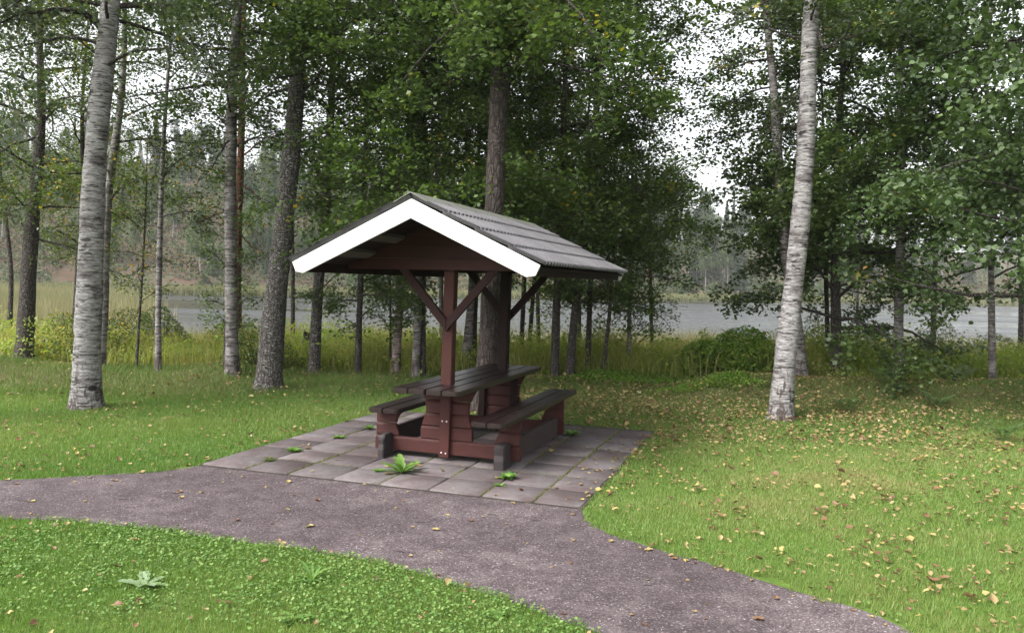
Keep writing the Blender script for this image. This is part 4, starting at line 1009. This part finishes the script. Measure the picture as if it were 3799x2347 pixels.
rosette('weed_plant', 'weed tuft against the left bench support', 882, 1025, 22, .085, .2, (.2, 1.0), wm, 405, GW)
rosette('weed_plant', 'weed tuft behind the right bench support', 1365, 1040, 30, .11, .2, (.2, 1.0), wm, 406, GW)
rosette('weed_plant', 'creeping weed left of the dandelion', 905, 1125, 26, .06, .16, (.05, .5), wm, 407, GW)
rosette('weed_plant', 'thin weed in the joint below the right foot block', 1195, 1160, 16, .06, .14, (.1, .6), wm, 408, GW)
rosette('mullein_plant', 'pale grey green broad leaved rosette in the near left lawn', 345, 1398, 7, .15, .2, (.15, .6), wg, 409, None, .01)
rosette('weed_plant', 'broad leaved rosette in the lawn at the bottom left', 700, 1480, 9, .09, .22, (.1, .5), wm, 410, 'rosettes in the near lawn', .01)
rosette('weed_plant', 'feathery rosette in the near lawn below the path bend', 745, 1385, 14, .14, .08, (.3, 1.1), wm, 411, 'rosettes in the near lawn', .01)
rosette('weed_plant', 'broad leaved rosette in the near lawn beside the lower path edge', 1180, 1470, 9, .08, .22, (.1, .6), wm, 412, 'rosettes in the near lawn', .01)

def joint_grass():
    g = np.random.default_rng(12); X, Y = [], []
    for xv in PXS[1:-1]:
        t = g.uniform(PY0, PY1, 1400); k = (.5 + .5 * snoise(t * 1.0, np.full_like(t, xv * 3), 4, 61)) > (.52 if xv not in (PXS[6], PXS[7], PXS[2]) else .3); t = t[k]; X.append(np.full(len(t), xv) + g.normal(0, .007, len(t))); Y.append(t)
    for yv in PYS[1:-1]:
        t = g.uniform(PX0, PX1, 1100); k = (.5 + .5 * snoise(t, np.full_like(t, yv * 3), 4, 62)) > .68; t = t[k]; X.append(t); Y.append(np.full(len(t), yv) + g.normal(0, .006, len(t)))
    x = np.concatenate(X); y = np.concatenate(Y); n = len(x); c, s = math.cos(YAW), math.sin(YAW)
    wx, wy = OX + c * x - s * y, OY + s * x + c * y
    V, F = blade_tris(wx, wy, np.full(n, .012), .010 + .022 * g.random(n) ** 2, np.full(n, .005), g.uniform(.2, 1.2, n), g)
    o = mk('joint_moss', V, F, leaf_mat('joint_moss', [(0, (.05, .06, .015)), (.6, (.12, .14, .03)), (1, (.22, .20, .05))], .2, .7), tint=g.random(n)); tag(o, 'moss and grass in the slab joints', 'moss', kind='stuff')
joint_grass()

# ------------------------------------------------------------------ fallen leaves
def fallen():
    g = np.random.default_rng(21)
    def leafmesh(k):
        r = np.random.default_rng(700 + k); m = 5; V = []; F = []
        cu = r.uniform(-.5, 1.3); tw = r.uniform(-.6, .6); asp = r.uniform(.55, .85)
        for j in range(m + 1):
            t = j / m; w = asp * .5 * math.sin(math.pi * (t ** .75 * .96 + .02)) ; z = .10 + cu * .22 * (t - .5) ** 2 * 4 - .1
            for s in (-1, -.5, 0, .5, 1):
                V.append((t - .5, s * w, z + abs(s) * w * r.uniform(.2, .8) + tw * s * w * (t - .3)))
        for j in range(m):
            for i in range(4):
                a = j * 5 + i; F.append((a, a + 1, a + 6, a + 5))
        V = np.array(V); V[:, 2] -= V[:, 2].min() - .03
        return V, np.array(F)
    kinds = [leafmesh(k) for k in range(6)]
    # positions
    n = 76000; y = g.uniform(3.0, 14.5, n); x = g.uniform(-.88, .88, n) * y
    lx, ly = w2loc(x, y); hard = inpoly(x, y, PATH); pat = inpoly(x, y, PATIO)
    dens = np.where(x > .3, 70, 34.) * np.clip(1 + 1.2 * snoise(x, y, 1.5, 71) + 1.3 * snoise(x, y, 5, 72), .08, 5)
    heavy = np.exp(-((x - 2.7) / 2.2) ** 2 - ((y - 10.2) / 1.5) ** 2); dens = dens + 520 * heavy
    dens = np.where(y > 10.5, dens + 110 * (x > 0), dens)
    dens = np.where((x < .6) & (y < 5.6) & (~hard), 16, dens)
    dens = np.where(hard, 8, dens); dens = np.where(pat, 8 + 30 * np.exp(-((lx - 1.45) / .2) ** 2), dens)
    ed = on_hard(x, y, .001) ^ on_hard(x + .09, y + .05, .001); dens = np.where(ed, dens + 130 * np.clip(.4 + snoise(x, y, 3, 73), 0, 2), dens)
    under = (np.abs(lx) < .7) & (ly > 0.3) & (ly < 2.1); dens = np.where(under, 2, dens)
    area = 11.5 * .88 * 2 * 8.9 / n   # m2 per sample (mean)
    k = g.random(n) < dens * 1.25 * area * (y / 8.9); x, y, pat, hard = x[k], y[k], pat[k], hard[k]; n = len(x)
    dist = np.hypot(x, y); size = np.clip(.031 * np.exp(g.normal(0, .36, n)), .012, .085); show = size / dist
    z = gz(x, y) + np.where(pat, .022, np.where(hard, .006, .014 + .028 * g.random(n) + .045 * smooth(9.2, 10.4, y)))
    tint = np.clip(g.beta(2.2, 2, n), 0, 1); rz = g.uniform(0, 6.283, n); rx = g.normal(0, .3, n) * np.where(hard | pat, .3, 1); ry = g.normal(0, .3, n) * np.where(hard | pat, .3, 1)
    order = np.argsort(-show); ind = order[:300]; rest = order[300:]
    def rot(V, a, b, c):
        V = V.copy(); ca, sa = np.cos(a), np.sin(a); V = V @ np.array([[1, 0, 0], [0, ca, -sa], [0, sa, ca]]).T
        cb, sb = np.cos(b), np.sin(b); V = V @ np.array([[cb, 0, sb], [0, 1, 0], [-sb, 0, cb]]).T
        cc, sc = np.cos(c), np.sin(c); return V @ np.array([[cc, -sc, 0], [sc, cc, 0], [0, 0, 1]]).T
    # base leaves: 6 shapes x 5 tints
    tones = [(.08, 'rust brown'), (.3, 'tan brown'), (.55, 'pale yellow brown'), (.8, 'straw coloured'), (.93, 'yellow')]
    protos = {}
    for ki, (V, F) in enumerate(kinds):
        for ti, (tv, nm) in enumerate(tones):
            o = mk('fallen_leaf', V, [F], litterM, tint=np.full(len(F), tv), smooth=True); protos[(ki, ti)] = [o, False]
    for i in ind:
        ki = int(g.integers(0, 6)); ti = int(np.argmin([abs(tint[i] - t[0]) for t in tones])); pr = protos[(ki, ti)]
        if not pr[1]: o = pr[0]; pr[1] = True
        else: o = pr[0].copy(); COL.objects.link(o)
        o.location = (x[i], y[i], z[i]); o.scale = (size[i],) * 3; o.rotation_euler = (rx[i], ry[i], rz[i])
        lx_, ly_ = w2loc(x[i], y[i])
        where = 'on the paving slabs' if pat[i] else ('on the mauve path' if hard[i] else ('on the lawn right of the path' if x[i] > .55 else ('on the near lawn below the path' if y[i] < 5.6 else 'on the lawn left of the patio')))
        tag(o, f'{tones[ti][1]} fallen leaf lying {where}', 'leaf', 'fallen leaves')
    for k_, (o, used) in protos.items():
        if not used: D.objects.remove(o)
    V, F, T_ = [], [], []; nb = 0
    for i in rest:
        v, f = kinds[int(g.integers(0, 6))]
        v = rot(v * size[i], rx[i], ry[i], rz[i]) + np.array([x[i], y[i], z[i]]); V.append(v); F.append(f + nb); nb += len(v); T_.append(np.full(len(f), tint[i]))
    o = mk('fallen_leaves', np.concatenate(V), [np.concatenate(F)], litterM, tint=np.concatenate(T_), smooth=True); tag(o, 'yellow brown autumn leaves strewn over grass and paving', 'fallen leaves', kind='stuff')
    print('fallen leaves', n)
fallen()

def twigs():
    g = np.random.default_rng(31)
    spots = [(970, 1322), (1180, 1232), (300, 1195), (1010, 1250), (640, 1195), (1345, 1310), (860, 1230), (60, 1200), (430, 1180), (1560, 1400), (1290, 1245), (815, 1105)]
    for i, (px, py) in enumerate(spots):
        p = hit(px, py); L_ = g.uniform(.05, .14); t = np.linspace(-.5, .5, 6)
        P = np.stack([t * L_, g.normal(0, .006, 6), .006 + np.abs(g.normal(0, .002, 6))], 1)
        V, F = tube(P, np.linspace(.0022, .001, 6), 5); o = mk('twig', V, [F], barkM['dark']); o.location = (p[0], p[1], .016 if i == 11 else .003); o.rotation_euler = (0, 0, g.uniform(-.5, .5))
        tag(o, 'short dark twig lying on the slabs' if i == 11 else 'short dark twig lying on the mauve path', 'twig', 'twigs on the path')
twigs()

# ------------------------------------------------------------------ stump and far shore details
def stump():
    p = at(733, 868, 15.5); g = np.random.default_rng(41); z = float(gz(p[0], p[1]))
    zs = np.linspace(-.05, .62, 14); V, F = tube(np.stack([.02 * zs, 0 * zs, zs], 1), .085 + .03 * np.exp(-zs / .1) + .008 * np.sin(zs * 20), 12, rough=.08, g=g)
    V = np.asarray(V); top = V[:, 2] > .55; V[top, 2] += g.uniform(-.08, .06, top.sum())
    c = len(V); V = np.vstack([V, [[.01, 0, .50]]]); n = 12; l = len(zs) - 1
    o = mk('tree_stump', V, [F, np.array([[l * n + k, l * n + (k + 1) % n, c] for k in range(n)])], barkM['dark']); o.location = (p[0], p[1], z)
    tag(o, 'broken grey tree stump behind the trunk under the left eave', 'stump')
stump()

def far_trees():
    def proto(name, kind, seed):
        g = np.random.default_rng(seed); H = {'spruce': 13, 'pine': 14, 'birch': 11, 'bush': 4.5}[kind]
        root = empty(name, (0, 0, 0))
        zs = np.linspace(-.3, H * .97, 12); P = np.stack([.15 * np.sin(zs * .3 + seed), .1 * np.sin(zs * .4), zs], 1)
        V, F = tube(P, np.linspace(.16 if kind != 'bush' else .07, .02, 12), 6)
        mk('trunk', V, [F], dict(spruce=barkM['dark'], pine=barkM['pinered'], birch=barkM['birch'], bush=barkM['dark'])[kind], root, smooth=True)
        n = {'spruce': 5200, 'pine': 3200, 'birch': 3600, 'bush': 2600}[kind]
        u = g.random(n); a = g.uniform(0, 6.283, n)
        if kind == 'spruce': z = H * (.08 + .92 * u ** 1.3); r = (1 - z / H) * 2.0 * (.35 + .65 * g.random(n)) * (1 + .3 * np.sin(z * 5 + 2 * a)); z = z - r * .25; sz = .34
        elif kind == 'pine': 
            cl = g.integers(0, 16, n); cz = H * (.55 + .45 * g.random(16)); ca = g.uniform(0, 6.283, 16); crr = 1.5 * g.random(16)
            z = cz[cl] + g.normal(0, .35, n); ex = g.normal(0, .55, (n, 2)); 
        elif kind == 'birch':
            cl = g.integers(0, 26, n); cz = H * (.35 + .62 * g.random(26)); ca = g.uniform(0, 6.283, 26); crr = 1.6 * np.sqrt(g.random(26)) * np.sin(np.pi * np.clip(cz / H, 0, .97)) + .2
            z = cz[cl] + g.normal(0, .5, n); ex = g.normal(0, .5, (n, 2))
        else:
            cl = g.integers(0, 22, n); cz = H * (.1 + .8 * g.random(22)); ca = g.uniform(0, 6.283, 22); crr = 2.0 * np.sqrt(g.random(22)) * np.sqrt(np.clip(1 - (cz / H) ** 2, .1, 1))
            z = cz[cl] + g.normal(0, .4, n); ex = g.normal(0, .5, (n, 2))
        if kind == 'spruce': x, y = r * np.cos(a), r * np.sin(a)
        else: x = crr[cl] * np.cos(ca[cl]) + ex[:, 0]; y = crr[cl] * np.sin(ca[cl]) + ex[:, 1]; sz = .30
        V, F, m = leaves(np.stack([x, y, np.maximum(z, .1)], 1), np.full(n, sz), g, up=.3, aspect=.7 if kind != 'spruce' else .4, down=.4)
        mk('crown', V, [F], dict(spruce=leafM['pine'], pine=leafM['pine'], birch=leafM['far'], bush=leafM['far'])[kind], root, tint=g.random(n))
        return root
    pr = {'spruce': [proto('spruce_tree', 'spruce', 801), proto('spruce_tree', 'spruce', 802)], 'pine': [proto('pine_tree', 'pine', 803), proto('pine_tree', 'pine', 804)],
          'birch': [proto('birch_tree', 'birch', 805), proto('birch_tree', 'birch', 806), proto('birch_tree', 'birch', 807)], 'bush': [proto('shore_bush', 'bush', 808), proto('shore_bush', 'bush', 809)]}
    used = set(); g = np.random.default_rng(900)
    lab = {'spruce': ('far dark spruce on the {} across the lake', 'tree', 'spruces on the far hills'), 'pine': ('far pine on the {} across the lake', 'tree', 'pines on the far hills'),
           'birch': ('far pale birch on the {} across the lake', 'tree', 'birches on the far hills'), 'bush': ('leafy bush on the {} across the lake', 'bush', 'bushes on the far shore')}
    def put(kind, x, y, sc, where):
        k = int(g.integers(0, len(pr[kind]))); p = pr[kind][k]
        if (kind, k) not in used: used.add((kind, k)); o = p
        else:
            o = p.copy(); COL.objects.link(o)
            for ch in p.children:
                c = ch.copy(); c.parent = o; COL.objects.link(c)
        o.location = (x, y, float(gz(x, y))); o.scale = (sc, sc, sc * g.uniform(.9, 1.15)); o.rotation_euler = (0, 0, g.uniform(0, 6.28))
        l = lab[kind]; tag(o, l[0].format(where), l[1], l[2])
    # sparse left hillside
    for i in range(170):
        y = g.uniform(128, 215); x = g.uniform(-.70, -.14) * y
        if y < shore(x) + 8: y = shore(x) + 8 + 20 * g.random()
        put(['birch', 'birch', 'pine', 'spruce', 'bush', 'birch', 'bush'][int(g.integers(0, 7))], x, y, g.uniform(.40, 1.1), 'sparse left hillside')
    for i in range(85):
        y = g.uniform(215, 285); x = g.uniform(-.72, -.05) * y; put(['pine', 'spruce', 'birch', 'pine'][int(g.integers(0, 4))], x, y, g.uniform(.7, 1.1), 'left hill crest')
    # dense right hill
    for i in range(170):
        y = g.uniform(178, 262); x = (g.uniform(-.04, .30) if i % 4 else g.uniform(.3, .7)) * y
        if y < shore(x) + 9: y = shore(x) + 9 + 15 * g.random()
        put(['spruce', 'birch', 'spruce', 'birch', 'pine'][int(g.integers(0, 5))], x, y, g.uniform(.85, 1.35), 'wooded right hill')
    for i in range(40):
        x = g.uniform(-60, 110); y = shore(x) + g.uniform(3, 9); put('bush', x, y, g.uniform(.35, .8), 'far lake edge')
    # scrub on the slopes
    n = 330000; y = g.uniform(105, 300, n); x = g.uniform(-.72, .72, n) * y; d = y - shore(x)
    cl = snoise(x, y, .16, 91) + .8 * snoise(x, y, .6, 92); ok = (d > 1.5) & (cl > -.75 - .3 * (x > 0)) & (g.random(n) < .95); x, y, cl = x[ok], y[ok], cl[ok]; n = len(x)
    P = np.stack([x, y, gz(x, y) + g.random(n) ** 1.3 * (.7 + 2.2 * np.clip(cl, 0, 1.3))], 1)
    V, F, m = leaves(P, np.full(n, .5), g, up=.2, aspect=.6)
    t = np.clip(.5 + .35 * snoise(x, y, .07, 93) + .3 * g.normal(0, 1, n), 0, 1)
    o = mk('hill_scrub', V, [F], leaf_mat('scrub', [(0, (.03, .05, .022)), (.4, (.075, .10, .045)), (.75, (.12, .14, .065)), (.9, (.14, .12, .07)), (1, (.15, .08, .055))], .2, .7, .2), tint=t)
    tag(o, 'low scrub and heather on the slopes across the lake', 'scrub', kind='stuff')
    # fallen white log and boulders on the left far slope
    p = at(487, 668, 142); o_z = float(gz(p[0], 142)); V, F = tube(np.array([[-1.8, 0, .25], [0, .2, .3], [1.8, .3, .4]]), [.16, .14, .1], 8)
    o = mk('fallen_log', V, [F], barkM['birch'], smooth=True); o.location = (p[0], 142, o_z); tag(o, 'pale fallen birch log lying on the far left slope', 'log')
    ms, nt, b_, out = newmat('boulder_stone'); L(nt, ramp(nt, noise(nt, coords(nt), 3, 5), [(.3, (.18, .17, .16)), (.7, (.42, .41, .39))]), b_.inputs['Base Color']); b_.inputs['Roughness'].default_value = .9
    for i, (px, Y, s, lb) in enumerate([(572, 150, 1.1, 'pale boulder on the far left slope behind the grey birch'), (742, 152, 1.0, 'grey boulder on the far slope seen left of the eave'), (540, 165, .8, 'small boulder high on the far left slope')]):
        bm = bmesh.new(); bmesh.ops.create_icosphere(bm, subdivisions=3, radius=s); gg = random.Random(i)
        for v in bm.verts: v.co *= 1 + .18 * math.sin(v.co.x * 3 + i) * math.cos(v.co.y * 2.6 + i * 2) + gg.uniform(-.03, .03); v.co.z *= .6
        me = D.meshes.new('boulder'); bm.to_mesh(me); bm.free(); o = link('boulder', me, ms); q = at(px, 660, Y); o.location = (q[0], Y, float(gz(q[0], Y)) + .1 * s); tag(o, lb, 'boulder')
far_trees()

# ------------------------------------------------------------------ the air over the lake
def haze():
    bm = bmesh.new(); bmesh.ops.create_cube(bm, size=1)
    for v in bm.verts: v.co = Vector((v.co.x * 1540, 345 + v.co.y * 730, 45.5 + v.co.z * 97))
    me = D.meshes.new('haze'); bm.to_mesh(me); bm.free()
    m = D.materials.new('haze_air'); m.use_nodes = True; nt = m.node_tree
    for n_ in list(nt.nodes): nt.nodes.remove(n_)
    o_ = nt.nodes.new('ShaderNodeOutputMaterial'); p = nt.nodes.new('ShaderNodeVolumePrincipled')
    p.inputs['Color'].default_value = (.9, .93, .95, 1); p.inputs['Density'].default_value = .00035
    nt.links.new(p.outputs[0], o_.inputs['Volume'])
    o = link('haze', me, m); tag(o, 'thin pale damp air over the lake and hills', 'haze', kind='stuff')
haze()

# ------------------------------------------------------------------ light
w = D.worlds.new('World'); scene.world = w; w.use_nodes = True; nt = w.node_tree
for n_ in list(nt.nodes): nt.nodes.remove(n_)
ow = nt.nodes.new('ShaderNodeOutputWorld'); bg = nt.nodes.new('ShaderNodeBackground'); sky = nt.nodes.new('ShaderNodeTexSky')
sky.sky_type = 'NISHITA'; sky.sun_disc = False; EL, AZ = math.radians(46), math.radians(236)
sky.sun_elevation = EL; sky.sun_rotation = AZ; sky.air_density = 1.0; sky.dust_density = 4.0; sky.ozone_density = 1.0
hs = nt.nodes.new('ShaderNodeHueSaturation'); hs.inputs['Saturation'].default_value = .15
L(nt, sky.outputs[0], hs.inputs['Color']); L(nt, hs.outputs[0], bg.inputs[0]); bg.inputs[1].default_value = .15; L(nt, bg.outputs[0], ow.inputs[0])
sl_ = D.lights.new('sun', 'SUN'); sl_.energy = 1.35; sl_.angle = math.radians(22); sl_.color = (1, .97, .93)
so = D.objects.new('sun', sl_); COL.objects.link(so)
sd = Vector((math.sin(AZ) * math.cos(EL), math.cos(AZ) * math.cos(EL), math.sin(EL)))
so.rotation_euler = sd.to_track_quat('Z', 'Y').to_euler()

scene.view_settings.view_transform = 'Standard'; scene.view_settings.look = 'None'; scene.view_settings.gamma = 1
scene.view_settings.exposure = 1.62
scene.render.film_transparent = False
